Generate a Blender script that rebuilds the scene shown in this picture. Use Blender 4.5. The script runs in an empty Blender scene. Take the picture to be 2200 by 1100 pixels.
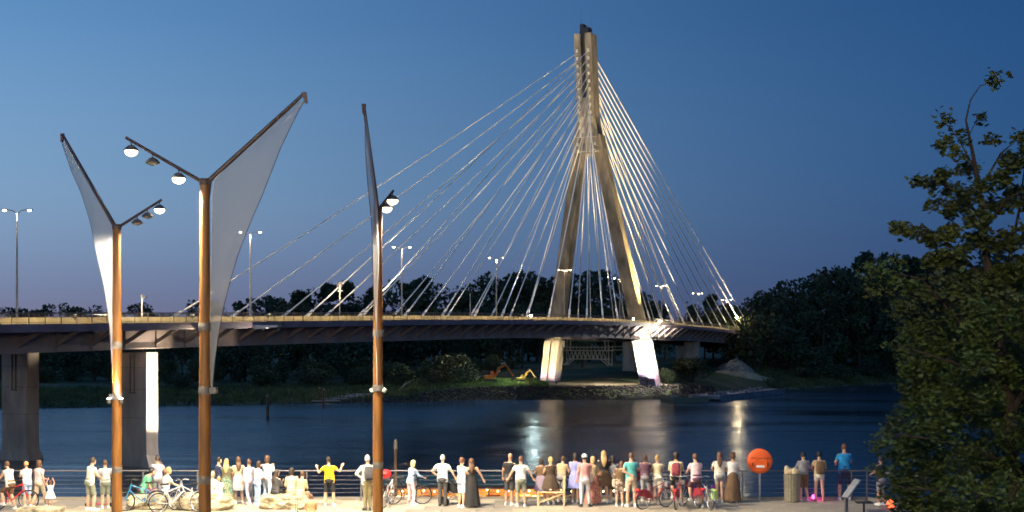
import bpy, bmesh, math, random
import numpy as np
from mathutils import Vector, Matrix, Quaternion
R = math.radians
PI = math.pi
random.seed(7)
S = bpy.context.scene
COL = S.collection
F = 2806.0            # focal length in pixels of the 2200 px wide photograph

# ---------------------------------------------------------------- camera
cam_d = bpy.data.cameras.new('camera')
cam = bpy.data.objects.new('camera', cam_d); COL.objects.link(cam)
cam.location = (0, 0, 6.0); cam.rotation_euler = (R(90), 0, 0)
cam_d.sensor_width = 36; cam_d.lens = 36*F/2200.0
cam_d.shift_y = 165/2200.0
cam_d.clip_start = 0.3; cam_d.clip_end = 6000
S.camera = cam

# ---------------------------------------------------------------- view, world
S.view_settings.view_transform = 'Standard'
S.view_settings.look = 'None'
S.view_settings.exposure = 0.0
S.view_settings.gamma = 1.0
S.view_settings.use_curve_mapping = False
S.render.engine = 'CYCLES'
cy = S.cycles
cy.use_denoising = True; cy.denoising_prefilter = 'ACCURATE'; cy.pixel_filter_type = 'BLACKMAN_HARRIS'; cy.filter_width = 1.7
cy.max_bounces = 6; cy.diffuse_bounces = 2; cy.glossy_bounces = 3
cy.transparent_max_bounces = 12; cy.transmission_bounces = 3
cy.sample_clamp_indirect = 25.0; cy.sample_clamp_direct = 0; cy.use_adaptive_sampling = False
cy.use_light_tree = False
cy.caustics_reflective = False; cy.caustics_refractive = False

W = bpy.data.worlds.new('World'); S.world = W; W.use_nodes = True
wn = W.node_tree.nodes; wl = W.node_tree.links; wn.clear()
wo = wn.new('ShaderNodeOutputWorld'); bg = wn.new('ShaderNodeBackground')
wl.new(bg.outputs[0], wo.inputs[0])
# dusk sky: physical dusk sky for hue variation, mixed over a smooth gradient by height and bearing
SUN_EL, SUN_ROT = R(-4.0), R(-75)
sky = wn.new('ShaderNodeTexSky'); sky.sky_type = 'NISHITA'; sky.sun_disc = False
sky.sun_elevation = SUN_EL; sky.sun_rotation = SUN_ROT
sky.altitude = 100; sky.air_density = 1.2; sky.dust_density = 1.5; sky.ozone_density = 3.0
tc = wn.new('ShaderNodeTexCoord'); sp = wn.new('ShaderNodeSeparateXYZ')
wl.new(tc.outputs['Generated'], sp.inputs[0])
def ramp(src, stops):
    r = wn.new('ShaderNodeValToRGB'); e = r.color_ramp.elements; r.color_ramp.interpolation = 'B_SPLINE'
    while len(e) < len(stops): e.new(0.5)
    for i, (p, c) in enumerate(stops):
        e[i].position = p; e[i].color = (*c, 1)
    wl.new(src, r.inputs[0]); return r
def mapr(src, a, b):
    m = wn.new('ShaderNodeMapRange'); m.inputs[1].default_value = a; m.inputs[2].default_value = b
    wl.new(src, m.inputs[0]); return m.outputs[0]
elev = mapr(sp.outputs['Z'], 0.0, 0.5)
# towards the afterglow (left) and away from it (right)
def s2l(c):
    return tuple(((v/255)/12.92 if v/255 <= .04045 else ((v/255+.055)/1.055)**2.4) for v in c)
glow_side = ramp(elev, [(0.0, s2l((128,122,146))), (0.05, s2l((124,132,164))), (0.12, s2l((132,156,190))), (0.22, s2l((138,174,206))), (0.46, s2l((98,152,206))), (1.0, s2l((52,102,162)))])
dark_side = ramp(elev, [(0.0, s2l((52,68,104))), (0.08, s2l((40,68,112))), (0.25, s2l((36,80,130))), (0.5, s2l((28,74,126))), (1.0, s2l((12,40,84)))])
# bearing: x of the direction, left = -1
bear = wn.new('ShaderNodeVectorMath'); bear.operation = 'DOT_PRODUCT'
wl.new(tc.outputs['Generated'], bear.inputs[0]); bear.inputs[1].default_value = (math.sin(R(62)), 0.47, 0.0)
bmix = wn.new('ShaderNodeMapRange'); bmix.interpolation_type = 'SMOOTHSTEP'
bmix.inputs[1].default_value = -0.12; bmix.inputs[2].default_value = 0.90
wl.new(bear.outputs['Value'], bmix.inputs[0])
mx = wn.new('ShaderNodeMixRGB'); wl.new(bmix.outputs[0], mx.inputs[0])
wl.new(glow_side.outputs[0], mx.inputs[1]); wl.new(dark_side.outputs[0], mx.inputs[2])
skm = wn.new('ShaderNodeMixRGB'); skm.blend_type = 'ADD'; skm.inputs[0].default_value = 0.04
wl.new(mx.outputs[0], skm.inputs[1]); wl.new(sky.outputs[0], skm.inputs[2])
wl.new(skm.outputs[0], bg.inputs[0]); bg.inputs[1].default_value = 1.0

# ---------------------------------------------------------------- helpers
MATS = {}
def mat(name, col, rough=0.6, metal=0.0, noise=0.12, scale=8.0, bump=0.0, bscale=None, emit=None, estr=0.0, spec=0.5, alpha=None, stretch=(1,1,1), col2=None, object_coords=True):
    if name in MATS: return MATS[name]
    m = bpy.data.materials.new(name); m.use_nodes = True
    nt = m.node_tree; n = nt.nodes; l = nt.links
    p = n['Principled BSDF']
    p.inputs['Roughness'].default_value = rough; p.inputs['Metallic'].default_value = metal
    p.inputs['Specular IOR Level'].default_value = spec
    t = n.new('ShaderNodeTexCoord'); mp = n.new('ShaderNodeMapping'); mp.inputs['Scale'].default_value = stretch
    l.new(t.outputs['Object'], mp.inputs[0])
    nz = n.new('ShaderNodeTexNoise'); nz.inputs['Scale'].default_value = scale; nz.inputs['Detail'].default_value = 6
    l.new(mp.outputs[0], nz.inputs['Vector'])
    cr = n.new('ShaderNodeValToRGB')
    a = tuple(max(0, c*(1-noise*2)) for c in col); b = tuple(min(1, c*(1+noise*2)) for c in col) if col2 is None else col2
    cr.color_ramp.elements[0].position = 0.3; cr.color_ramp.elements[1].position = 0.7
    cr.color_ramp.elements[0].color = (*a, 1); cr.color_ramp.elements[1].color = (*b, 1)
    l.new(nz.outputs[0], cr.inputs[0]); l.new(cr.outputs[0], p.inputs['Base Color'])
    if bump:
        nb = n.new('ShaderNodeTexNoise'); nb.inputs['Scale'].default_value = bscale or scale*4; nb.inputs['Detail'].default_value = 5
        l.new(mp.outputs[0], nb.inputs['Vector'])
        bp = n.new('ShaderNodeBump'); bp.inputs['Strength'].default_value = bump
        l.new(nb.outputs[0], bp.inputs['Height']); l.new(bp.outputs[0], p.inputs['Normal'])
    if emit:
        p.inputs['Emission Color'].default_value = (*emit, 1); p.inputs['Emission Strength'].default_value = estr
    if alpha is not None: p.inputs['Alpha'].default_value = alpha
    MATS[name] = m; return m

def tag(o, label=None, cat=None, group=None, kind=None):
    if label: o['label'] = label
    if cat: o['category'] = cat
    if group: o['group'] = group
    if kind: o['kind'] = kind
    return o
def empty(name, loc=(0,0,0), rz=0, label=None, cat=None, group=None):
    o = bpy.data.objects.new(name, None); COL.objects.link(o)
    o.location = loc; o.rotation_euler = (0,0,rz); o.empty_display_size = 0.2
    return tag(o, label, cat, group)
class MB:
    """collects simple shapes; build() links them as one mesh object"""
    def __init__(s): s.v = []; s.f = []
    def add(s, vs, fs):
        b = len(s.v); s.v += [tuple(v) for v in vs]; s.f += [tuple(b+i for i in f) for f in fs]
        return s
    def box(s, c, sz, rot=None):
        x, y, z = (k/2 for k in sz)
        vs = [Vector((i*x, j*y, k*z)) for i in (-1,1) for j in (-1,1) for k in (-1,1)]
        if rot is not None: vs = [rot @ v for v in vs]
        c = Vector(c); vs = [v+c for v in vs]
        return s.add(vs, [(0,1,3,2),(4,6,7,5),(0,4,5,1),(2,3,7,6),(0,2,6,4),(1,5,7,3)])
    def beam(s, a, b, w, h=None, up=(0,0,1)):
        a = Vector(a); b = Vector(b); d = b-a; L = d.length
        if L < 1e-6: return s
        d.normalize(); u = Vector(up)
        if abs(d.dot(u)) > .98: u = Vector((0,1,0))
        sx = d.cross(u).normalized(); sz_ = sx.cross(d)
        h = h or w; vs = []
        for p in (a, b):
            for i, k in ((-1,-1),(1,-1),(1,1),(-1,1)):
                vs.append(p + sx*(i*w/2) + sz_*(k*h/2))
        return s.add(vs, [(3,2,1,0),(4,5,6,7),(0,1,5,4),(1,2,6,5),(2,3,7,6),(3,0,4,7)])
    def tube(s, pts, rad, n=8, caps=True):
        pts = [Vector(p) for p in pts]
        if not hasattr(rad, '__len__'): rad = [rad]*len(pts)
        b = len(s.v); prev = None
        for i, p in enumerate(pts):
            d = (pts[min(i+1, len(pts)-1)] - pts[max(i-1, 0)]).normalized()
            if prev is None:
                u = Vector((0,0,1)) if abs(d.z) < .9 else Vector((1,0,0))
                u = (u - d*u.dot(d)).normalized()
            else:
                u = (prev - d*prev.dot(d)).normalized()
            prev = u; w = d.cross(u)
            for k in range(n):
                a = 2*PI*k/n
                s.v.append(tuple(p + (u*math.cos(a) + w*math.sin(a))*rad[i]))
        m = len(pts)
        for i in range(m-1):
            for k in range(n):
                s.f.append((b+i*n+k, b+i*n+(k+1)%n, b+(i+1)*n+(k+1)%n, b+(i+1)*n+k))
        if caps:
            s.f.append(tuple(b+k for k in reversed(range(n)))); s.f.append(tuple(b+(m-1)*n+k for k in range(n)))
        return s
    def lathe(s, prof, n=16, M=None):
        """prof: (r, z) list"""
        b = len(s.v)
        for r, z in prof:
            for k in range(n):
                a = 2*PI*k/n; v = Vector((r*math.cos(a), r*math.sin(a), z))
                if M is not None: v = M @ v
                s.v.append(tuple(v))
        m = len(prof)
        for i in range(m-1):
            for k in range(n):
                s.f.append((b+i*n+k, b+i*n+(k+1)%n, b+(i+1)*n+(k+1)%n, b+(i+1)*n+k))
        s.f.append(tuple(b+k for k in reversed(range(n)))); s.f.append(tuple(b+(m-1)*n+k for k in range(n)))
        return s
    def loft(s, rings, caps=True):
        b = len(s.v); n = len(rings[0])
        for r in rings: s.v += [tuple(v) for v in r]
        for i in range(len(rings)-1):
            for k in range(n):
                s.f.append((b+i*n+k, b+i*n+(k+1)%n, b+(i+1)*n+(k+1)%n, b+(i+1)*n+k))
        if caps:
            s.f.append(tuple(b+k for k in reversed(range(n)))); s.f.append(tuple(b+(len(rings)-1)*n+k for k in range(n)))
        return s
    def mesh(s, name, smooth=False, fix=True):
        me = bpy.data.meshes.new(name); me.from_pydata(s.v, [], s.f)
        if fix:
            bm = bmesh.new(); bm.from_mesh(me); bmesh.ops.recalc_face_normals(bm, faces=bm.faces); bm.to_mesh(me); bm.free()
        if smooth:
            me.polygons.foreach_set('use_smooth', [True]*len(me.polygons))
            try: me.set_sharp_from_angle(angle=R(40))
            except Exception: pass
        return me
    def build(s, name, m, parent=None, smooth=False, loc=None, rot=None, fix=True, bevel=0):
        me = s.mesh(name, smooth, fix); me.materials.append(m)
        o = bpy.data.objects.new(name, me); COL.objects.link(o)
        if parent: o.parent = parent
        if loc is not None: o.location = loc
        if rot is not None: o.rotation_euler = rot
        if bevel:
            bv = o.modifiers.new('bevel', 'BEVEL'); bv.width = bevel; bv.segments = 2; bv.limit_method = 'ANGLE'
        return o
def inst(me, name, parent=None, loc=(0,0,0), rot=(0,0,0), scale=(1,1,1)):
    o = bpy.data.objects.new(name, me); COL.objects.link(o)
    if parent: o.parent = parent
    o.location = loc; o.rotation_euler = rot; o.scale = scale
    return o
def copy_tree(o, parent=None):
    c = o.copy(); COL.objects.link(c)
    if parent: c.parent = parent
    for ch in list(o.children): copy_tree(ch, c)
    return c
def px(x, y, D): return Vector(((x-1100)*D/F, D, 6-(y-715)*D/F))
def gy(y): return 6*F/(y-715)          # depth on the plaza of a foot at picture row y
def interp(x, pts):
    if x <= pts[0][0]: return pts[0][1]
    for (a, fa), (b, fb) in zip(pts, pts[1:]):
        if x <= b: return fa+(fb-fa)*(x-a)/(b-a)
    return pts[-1][1]
def light(kind, name, loc, power, col=(1,.85,.6), target=None, size=None, blend=.6, rad=.1, parent=None):
    d = bpy.data.lights.new(name, kind); d.energy = power; d.color = col
    if kind == 'SPOT': d.spot_size = R(size or 90); d.spot_blend = blend
    if kind in ('SPOT','POINT'): d.shadow_soft_size = rad
    o = bpy.data.objects.new(name, d); COL.objects.link(o); o.location = loc
    if target is not None:
        o.rotation_euler = (Vector(target)-Vector(loc)).to_track_quat('-Z','Y').to_euler()
    if parent: o.parent = parent
    return o
WARM = (1.0, .80, .50); WHITE = (1.0, .93, .82)

# faint last light of the set sun, from the left behind the camera
sund = bpy.data.lights.new('sun', 'SUN'); sund.energy = 0.04; sund.angle = R(12); sund.color = (1,.8,.7)
suno = bpy.data.objects.new('sun', sund); COL.objects.link(suno); suno.rotation_euler = (R(80), 0, R(-75))

# ---------------------------------------------------------------- terrain and water
WZ = -10.0
def grid_obj(name, xs, ys, fz, m, kind='structure', smooth=True):
    v = []; f = []
    nx, ny = len(xs), len(ys)
    for j in range(ny):
        for i in range(nx):
            v.append(fz(xs[i], ys[j]))
    for j in range(ny-1):
        for i in range(nx-1):
            f.append((j*nx+i, j*nx+i+1, (j+1)*nx+i+1, (j+1)*nx+i))
    mb = MB(); mb.add(v, f); o = mb.build(name, m, smooth=smooth, fix=False); tag(o, kind=kind); return o

def water_mat():
    m = bpy.data.materials.new('river_water'); m.use_nodes = True; n = m.node_tree.nodes; l = m.node_tree.links
    p = n['Principled BSDF']; p.inputs['Base Color'].default_value = (.014,.030,.046,1)
    p.inputs['IOR'].default_value = 1.33; p.inputs['Specular IOR Level'].default_value = .5
    t = n.new('ShaderNodeTexCoord')
    def noise(sc, scale, det=4, rough=.5, dist=0):
        mp = n.new('ShaderNodeMapping'); mp.inputs['Scale'].default_value = sc
        l.new(t.outputs['Object'], mp.inputs[0])
        z = n.new('ShaderNodeTexNoise'); z.inputs['Scale'].default_value = scale; z.inputs['Detail'].default_value = det
        z.inputs['Roughness'].default_value = rough; z.inputs['Distortion'].default_value = dist
        l.new(mp.outputs[0], z.inputs['Vector']); return z
    # calm and ruffled reaches of the current
    big = noise((.010,.045,1), 1.0, 5, .6, .6)
    rr = n.new('ShaderNodeMapRange'); rr.inputs[1].default_value = .35; rr.inputs[2].default_value = .65
    rr.inputs[3].default_value = .10; rr.inputs[4].default_value = .27
    l.new(big.outputs[0], rr.inputs[0]); l.new(rr.outputs[0], p.inputs['Roughness'])
    a = noise((.10,.42,1), 1.0, 3, .5); b = noise((.5,1.6,1), 1.0, 3, .6)
    ad = n.new('ShaderNodeMath'); ad.operation = 'MULTIPLY_ADD'; ad.inputs[1].default_value = .35
    l.new(b.outputs[0], ad.inputs[0]); l.new(a.outputs[0], ad.inputs[2])
    bs = n.new('ShaderNodeMapRange'); bs.inputs[1].default_value = .3; bs.inputs[2].default_value = .7
    bs.inputs[3].default_value = .06; bs.inputs[4].default_value = .60
    l.new(big.outputs[0], bs.inputs[0])
    bp = n.new('ShaderNodeBump'); bp.inputs['Distance'].default_value = 1.0
    l.new(bs.outputs[0], bp.inputs['Strength']); l.new(ad.outputs[0], bp.inputs['Height'])
    l.new(bp.outputs[0], p.inputs['Normal'])
    return m
wm = water_mat()
grid_obj('river', [-900,-300,-100,0,100,300,1200], [46.93,100,200,300,420,900], lambda x,y: (x,y,WZ), wm)

EDGE = [(-700,225),(-250,245),(-100,275),(-71,284),(-47,292),(-24,300),(-12,309),(0,314),(20,316),(36,317),(52,330),(70,360),(115,404),(200,455),(400,540),(900,700)]
PL = [(0,-10.4),(3,-9.75),(8,-9.4),(15,-9.2),(30,-8.9),(60,-8.2),(200,-6.5)]
PMID = [(0,-10.5),(2,-9.6),(6,-7.5),(9,-7.1),(30,-6.0),(60,-5.2),(200,-4.5)]
PRT = [(0,-10.4),(3,-9.5),(8,-8.6),(20,-7.0),(45,-4.6),(80,-3.6),(200,-3.0)]
def smooth(a,b,x):
    t = max(0,min(1,(x-a)/(b-a))); return t*t*(3-2*t)
from mathutils import noise as mn
def ground_z(x, y):
    off = y - interp(x, EDGE)
    wm_ = smooth(-36,-8,x)*(1-smooth(44,60,x)); wr = smooth(44,60,x)
    z = interp(off,PL)*(1-wm_-wr) + interp(off,PMID)*wm_ + interp(off,PRT)*wr
    amp = .10 + .35*smooth(6,40,off)*(1-wm_*.85)
    return z + amp*(mn.noise(Vector((x*.12,y*.12,0))) + .5*mn.noise(Vector((x*.4,y*.4,3))))
offs = [-6,-2,0,1.5,3,5,8,10,13,17,22,28,36,46,60,80,120,180,400,1500,3000]
xs = [-2500,-1200,-700,-450,-300,-220,-180]+[-160+3*i for i in range(100)]+[150,170,200,260,350,500,900,1500,2600]
def bank_mat():
    m = bpy.data.materials.new('bank_ground'); m.use_nodes = True; n = m.node_tree.nodes; l = m.node_tree.links
    p = n['Principled BSDF']; p.inputs['Roughness'].default_value = .95
    t = n.new('ShaderNodeTexCoord')
    z = n.new('ShaderNodeTexNoise'); z.inputs['Scale'].default_value = .09; z.inputs['Detail'].default_value = 8
    l.new(t.outputs['Object'], z.inputs['Vector'])
    c = n.new('ShaderNodeValToRGB'); e = c.color_ramp.elements
    e[0].position = .38; e[0].color = (.045,.075,.02,1); e[1].position = .62; e[1].color = (.20,.155,.085,1)
    k = e.new(.5); k.color = (.075,.095,.03,1)
    l.new(z.outputs[0], c.inputs[0])
    z2 = n.new('ShaderNodeTexNoise'); z2.inputs['Scale'].default_value = 2.2; z2.inputs['Detail'].default_value = 8
    l.new(t.outputs['Object'], z2.inputs['Vector'])
    mm = n.new('ShaderNodeMixRGB'); mm.blend_type = 'MULTIPLY'; mm.inputs[0].default_value = .7
    l.new(c.outputs[0], mm.inputs[1]); l.new(z2.outputs[0], mm.inputs[2]); l.new(mm.outputs[0], p.inputs['Base Color'])
    b = n.new('ShaderNodeBump'); b.inputs['Strength'].default_value = .8; b.inputs['Distance'].default_value = .3
    l.new(z2.outputs[0], b.inputs['Height']); l.new(b.outputs[0], p.inputs['Normal']); return m
bankm = bank_mat()
v=[];f=[]
for o_ in offs:
    for x in xs:
        y = interp(x,EDGE)+o_
        v.append((x,y, ground_z(x,y) if o_<400 else -6.0))
nx=len(xs)
for j in range(len(offs)-1):
    for i in range(nx-1): f.append((j*nx+i,j*nx+i+1,(j+1)*nx+i+1,(j+1)*nx+i))
mb=MB(); mb.add(v,f); tag(mb.build('far_riverbank',bankm,smooth=True,fix=False),kind='structure')
# sandy track under the pylon
tm = mat('packed_sand',(.33,.26,.16),.95,noise=.15,scale=.8,bump=.3,bscale=3)
v=[];f=[];n_=40
for i in range(n_+1):
    x=3+ i*40/n_; yc=328.5+ .06*(x-20)+1.0*math.sin(x*.2)
    for w_ in (-3.2,-1.2,1.2,3.2): v.append((x,yc+w_,ground_z(x,yc+w_)+.07))
for i in range(n_):
    for k in range(3): f.append((i*4+k,(i+1)*4+k,(i+1)*4+k+1,i*4+k+1))
mb=MB(); mb.add(v,f); tag(mb.build('path',tm,smooth=True),kind='structure')
# earth and gravel heap, right of the bridge end
def heap(x0,y0,rx,ry,h,name,m,label,cat,seed=0):
    v=[];f=[];N=26
    for j in range(N+1):
        for i in range(N+1):
            a=-1+2*i/N; b=-1+2*j/N; r=math.hypot(a,b)
            z=max(0,1-r)**.9*h*(1+.35*mn.noise(Vector((a*3+seed,b*3,1))))+.25*mn.noise(Vector((a*7,b*7,seed)))*(r<.95)
            X=x0+a*rx; Y=y0+b*ry
            v.append((X-x0,Y-y0,z + (ground_z(X,Y)-ground_z(x0,y0)) - (.3 if r>.95 else 0)))
    for j in range(N):
        for i in range(N): f.append((j*(N+1)+i,j*(N+1)+i+1,(j+1)*(N+1)+i+1,(j+1)*(N+1)+i))
    mb=MB(); mb.add(v,f); o=mb.build(name,m,smooth=True); o.location=(x0,y0,ground_z(x0,y0)); tag(o,label,cat); return o
grm = mat('heaped_gravel',(.20,.17,.14),.95,noise=.3,scale=1.5,bump=.8,bscale=5)
heap(67.5,392,6,5,4.2,'gravel_heap',grm,'grey mound of gravel piled on the far bank right of the bridge end','heap',2)
sandm = mat('sand',(.34,.25,.15),.95,noise=.25,scale=1,bump=.5,bscale=4)
heap(68,380,10,5,1.5,'sand_heap',sandm,'low tan sand heap on the far bank in front of the gravel mound','heap',5)

# riprap and shore stones
def rock_mesh(seed, sub=2):
    bm = bmesh.new(); bmesh.ops.create_icosphere(bm, subdivisions=sub, radius=1)
    for v_ in bm.verts:
        p = v_.co.copy(); k = 1+.45*mn.noise(p*1.3+Vector((seed*7.1,0,0)))+.15*mn.noise(p*3.5+Vector((0,seed,0)))
        v_.co = p*k; 
        for ax in range(3): v_.co[ax] = max(-.75,min(.75,v_.co[ax]))*1.0
    return bm
def rocks(name, pts, m, label, cat, sub=1):
    mb = MB()
    base = []
    for sd in range(5):
        bm = rock_mesh(sd, sub); base.append(([v_.co.copy() for v_ in bm.verts],[tuple(v_.index for v_ in f_.verts) for f_ in bm.faces])); bm.free()
    for (p, r) in pts:
        vs, fs = random.choice(base); q = Matrix.Rotation(random.random()*6,3,'Z') @ Matrix.Rotation(random.random()*6,3,'X')
        sc = Vector((1,.8+.4*random.random(),.6+.3*random.random()))*r
        mb.add([Vector(p)+(q@v_)*r*1.0*random.uniform(.97,1.03) for v_ in vs], fs)
    o = mb.build(name, m, fix=False); return tag(o, label, cat, kind='stuff')
ripm = mat('riprap_stone',(.036,.028,.025),.9,noise=.35,scale=.7,bump=.5,bscale=4)
pts=[]
for i in range(2600):
    x=random.uniform(-38,52); off=random.uniform(-.3,7)
    y=interp(x,EDGE)+off; pts.append(((x,y,ground_z(x,y)+.05),random.uniform(.2,.55)))
for i in range(500):
    x=random.uniform(52,170) if i%2 else random.uniform(-120,-38); off=abs(random.gauss(0,1.4)); y=interp(x,EDGE)+off
    pts.append(((x,y,ground_z(x,y)),random.uniform(.15,.5)))
rocks('bank_stones',pts,ripm,'rough dark stones armouring the far river bank','stones')

# grass tufts on the far bank
def tufts(name, n, region, m, h, label, seed):
    rnd = random.Random(seed); v=[];f=[]
    for i in range(n):
        x,y = region(rnd); z=ground_z(x,y); hh=h*rnd.uniform(.5,1.3)
        for k in range(4):
            a=rnd.uniform(0,PI*2); dx,dy=math.cos(a),math.sin(a); w=.10*h*rnd.uniform(.6,1.4); ln=rnd.uniform(.1,.5)*hh
            ox,oy=rnd.uniform(-.4,.4),rnd.uniform(-.4,.4); b=len(v)
            v += [(x+ox-dy*w,y+oy+dx*w,z-.05),(x+ox+dy*w,y+oy-dx*w,z-.05),(x+ox+dx*ln,y+oy+dy*ln,z+hh)]
            f.append((b,b+1,b+2))
    mb=MB(); mb.add(v,f); tag(mb.build(name,m,fix=False),label,'grass',kind='stuff')
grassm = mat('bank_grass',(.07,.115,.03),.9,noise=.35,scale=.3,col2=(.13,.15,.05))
lit_grassm = mat('floodlit_tone_grass',(.09,.19,.035),.9,noise=.35,scale=.5,col2=(.15,.24,.06))  # lighter copy of the bank grass, floodlight put into the colour
def reg_left(r):
    x=r.uniform(-150,-14); return x, interp(x,EDGE)+r.uniform(3,60)
def reg_mid(r):
    x=r.uniform(-20,9); return x, interp(x,EDGE)+r.uniform(7,30)
def reg_rt(r):
    x=r.uniform(72,180); return x, interp(x,EDGE)+r.uniform(2,45)
tufts('reeds',9000,reg_left,grassm,1.0,'rough grass and reeds on the left of the far bank',1)
tufts('lit_grass',9000,reg_mid,lit_grassm,.42,'short floodlit green grass round the left pylon foot',2)
tufts('bank_grass',8000,reg_rt,grassm,1.1,'rough grass on the right of the far bank',3)

# ---------------------------------------------------------------- far woods
leafm = [mat('wood_foliage_%s'%n, c, .85, noise=.3, scale=.25, col2=c2) for n,c,c2 in
  (('deep',(.035,.055,.022),(.07,.10,.035)),('olive',(.05,.065,.022),(.10,.11,.04)),('cool',(.03,.055,.03),(.055,.095,.045)))]
barkm = mat('dark_bark',(.07,.055,.04),.9,noise=.3,scale=3,bump=.5)
def crown_mesh(name, seed, n_leaf, blobs, leaf, m):
    rnd = random.Random(seed); v=[];f=[]
    wts=[b[3]**2 for b in blobs]
    for i in range(n_leaf):
        bx,by,bz,br,bh = rnd.choices(blobs,wts)[0]
        while True:
            d=Vector((rnd.gauss(0,1),rnd.gauss(0,1),rnd.gauss(0,1)))
            if d.length>.1: break
        d.normalize(); rr=rnd.uniform(.55,1.05)+(.12 if rnd.random()<.15 else 0)
        p=Vector((bx+d.x*br*rr,by+d.y*br*rr,bz+d.z*bh*rr))
        q=Quaternion((rnd.gauss(0,1),rnd.gauss(0,1),rnd.gauss(0,1),rnd.gauss(0,1))).normalized()
        s_=leaf*rnd.uniform(.5,1.3); b=len(v)
        for t in ((-1,-.3,0),(0,-.6,.15),(1,0,0),(.3,.7,-.1),(-.6,.6,.1)):
            v.append(tuple(p+q@(Vector(t)*s_)))
        f.append((b,b+1,b+2)); f.append((b,b+2,b+3,b+4))
    mb=MB(); mb.add(v,f); me=mb.mesh(name,fix=False); me.materials.append(m); return me
def tree_variant(seed, kind):
    rnd=random.Random(seed); blobs=[]
    n=rnd.randint(9,14)
    for i in range(n):
        h=rnd.uniform(.22,.95); spread=(.30 if kind!='poplar' else .13)*math.sin(PI*min(1,max(.12,h*.92)))**.6
        a=rnd.uniform(0,6.28); r=spread*rnd.uniform(.3,1)
        br=rnd.uniform(.10,.19)*(1.0 if kind!='poplar' else .6)*(1.15-h*.5)
        blobs.append((r*math.cos(a),r*math.sin(a),h-.08,br,br*rnd.uniform(.7,1.1)))
    me=crown_mesh('crown',seed,1500,blobs,.021,leafm[seed%3])
    t=MB(); t.tube([(0,0,-.03),(.004,0,.2),(0,.006,.45),(.01,0,.75)],[.018,.013,.009,.003],7)
    for k in range(4):
        a=rnd.uniform(0,6.28); z0=.2+.1*k; t.tube([(0,0,z0),(.1*math.cos(a),.1*math.sin(a),z0+.12),(.2*math.cos(a),.2*math.sin(a),z0+.2)],[.007,.005,.002],5)
    tm_=t.mesh('trunk'); tm_.materials.append(barkm)
    return me,tm_
TV=[tree_variant(s,'round') for s in range(7)]+[tree_variant(20+s,'poplar') for s in range(2)]
def bush_variant(seed, mi):
    rnd=random.Random(seed); blobs=[]
    for i in range(9):
        a=rnd.uniform(0,6.28); r=rnd.uniform(0,.38); br=rnd.uniform(.16,.3); blobs.append((r*math.cos(a),r*math.sin(a),rnd.uniform(.2,.68),br,br))
    me=crown_mesh('foliage',seed,1500,blobs,.034,leafm[mi])
    t=MB()
    for k in range(6):
        a=rnd.uniform(0,6.28); t.tube([(0,0,-.03),(.15*math.cos(a),.15*math.sin(a),.35),(.3*math.cos(a),.3*math.sin(a),.75)],[.02,.012,.004],5)
    tm_=t.mesh('stem'); tm_.materials.append(barkm); return me,tm_
BV=[bush_variant(40+s,s%3) for s in range(5)]
def put_tree(x,y,h,label,group,var=None,wide=1.0,cat='tree',name='woodland_tree',vs=None):
    vs = vs or TV
    me,tm_= vs[var if var is not None else random.randrange(len(vs))]
    z=ground_z(x,y) if y<900 else -6
    o=empty(name,(x,y,z-.1),random.uniform(0,6.28),label,cat,group); o.scale=(h*wide,h*wide,h)
    a=inst(me,me.name.split('.')[0],o); b=inst(tm_,tm_.name.split('.')[0],o); return o
SKY=[(-400,655),(0,668),(60,664),(100,662),(140,652),(165,645),(200,656),(235,664),(290,660),(340,668),(420,664),(480,650),(530,636),(570,652),(600,640),(640,608),(700,606),(760,618),(800,628),(860,606),(900,600),(960,622),(1000,606),(1040,592),(1110,582),(1170,598),(1230,596),(1300,586),(1340,600),(1380,640),(1450,650),(1520,652),(1570,644),(1600,638),(1650,618),(1690,604),(1705,622),(1730,600),(1750,578),(1790,564),(1840,570),(1880,552),(1960,556),(2100,545),(2400,560),(2800,580)]
ORD=['first','second','third','fourth','fifth','sixth','seventh','eighth','ninth','tenth','eleventh','twelfth','thirteenth','fourteenth','fifteenth','sixteenth','seventeenth','eighteenth','nineteenth','twentieth','twenty-first','twenty-second','twenty-third','twenty-fourth','twenty-fifth','twenty-sixth','twenty-seventh','twenty-eighth','twenty-ninth','thirtieth']
CNT={}
def zlabel(x,row,kind):
    z=zone(x); k=(row,z); CNT[k]=CNT.get(k,0)+1
    return kind+', '+ORD[(CNT[k]-1)%30]+' from left in the '+row+' row '+z
def zone(x):
    if x<0: return 'beyond the left frame'
    if x<430: return 'left of the middle mast'
    if x<600: return 'right of the middle mast'
    if x<830: return 'left of the right mast'
    if x<1180: return 'left of the pylon'
    if x<1390: return 'between the pylon legs'
    if x<1570: return 'right of the pylon'
    if x<1730: return 'just past the bridge end'
    if x<1960: return 'of the tall right wood'
    if x<2300: return 'behind the foreground tree'
    return 'beyond the right frame'
def zone_old(x):
    if x<0: return 'in the wood beyond the left edge of the bridge view'
    if x<430: return 'among the low treetops above the railing left of the tall middle sail mast'
    if x<600: return 'in the gap of low wood behind the two longest bridge cables'
    if x<830: return 'in the wood behind the lowest cables left of the rightmost sail mast'
    if x<1180: return 'in the wood behind the bridge cables between sail mast and pylon'
    if x<1390: return 'in the wood seen between the two pylon legs'
    if x<1570: return 'in the low wood behind the right hand bridge cables'
    if x<1730: return 'in the dark wood just right of the bridge end'
    return 'in the tall dark wood between bridge end and foreground tree'
kinds=['broad dark tree','slim dark tree','ragged dark tree']
rnd=random.Random(5)
x=-420.0
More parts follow.
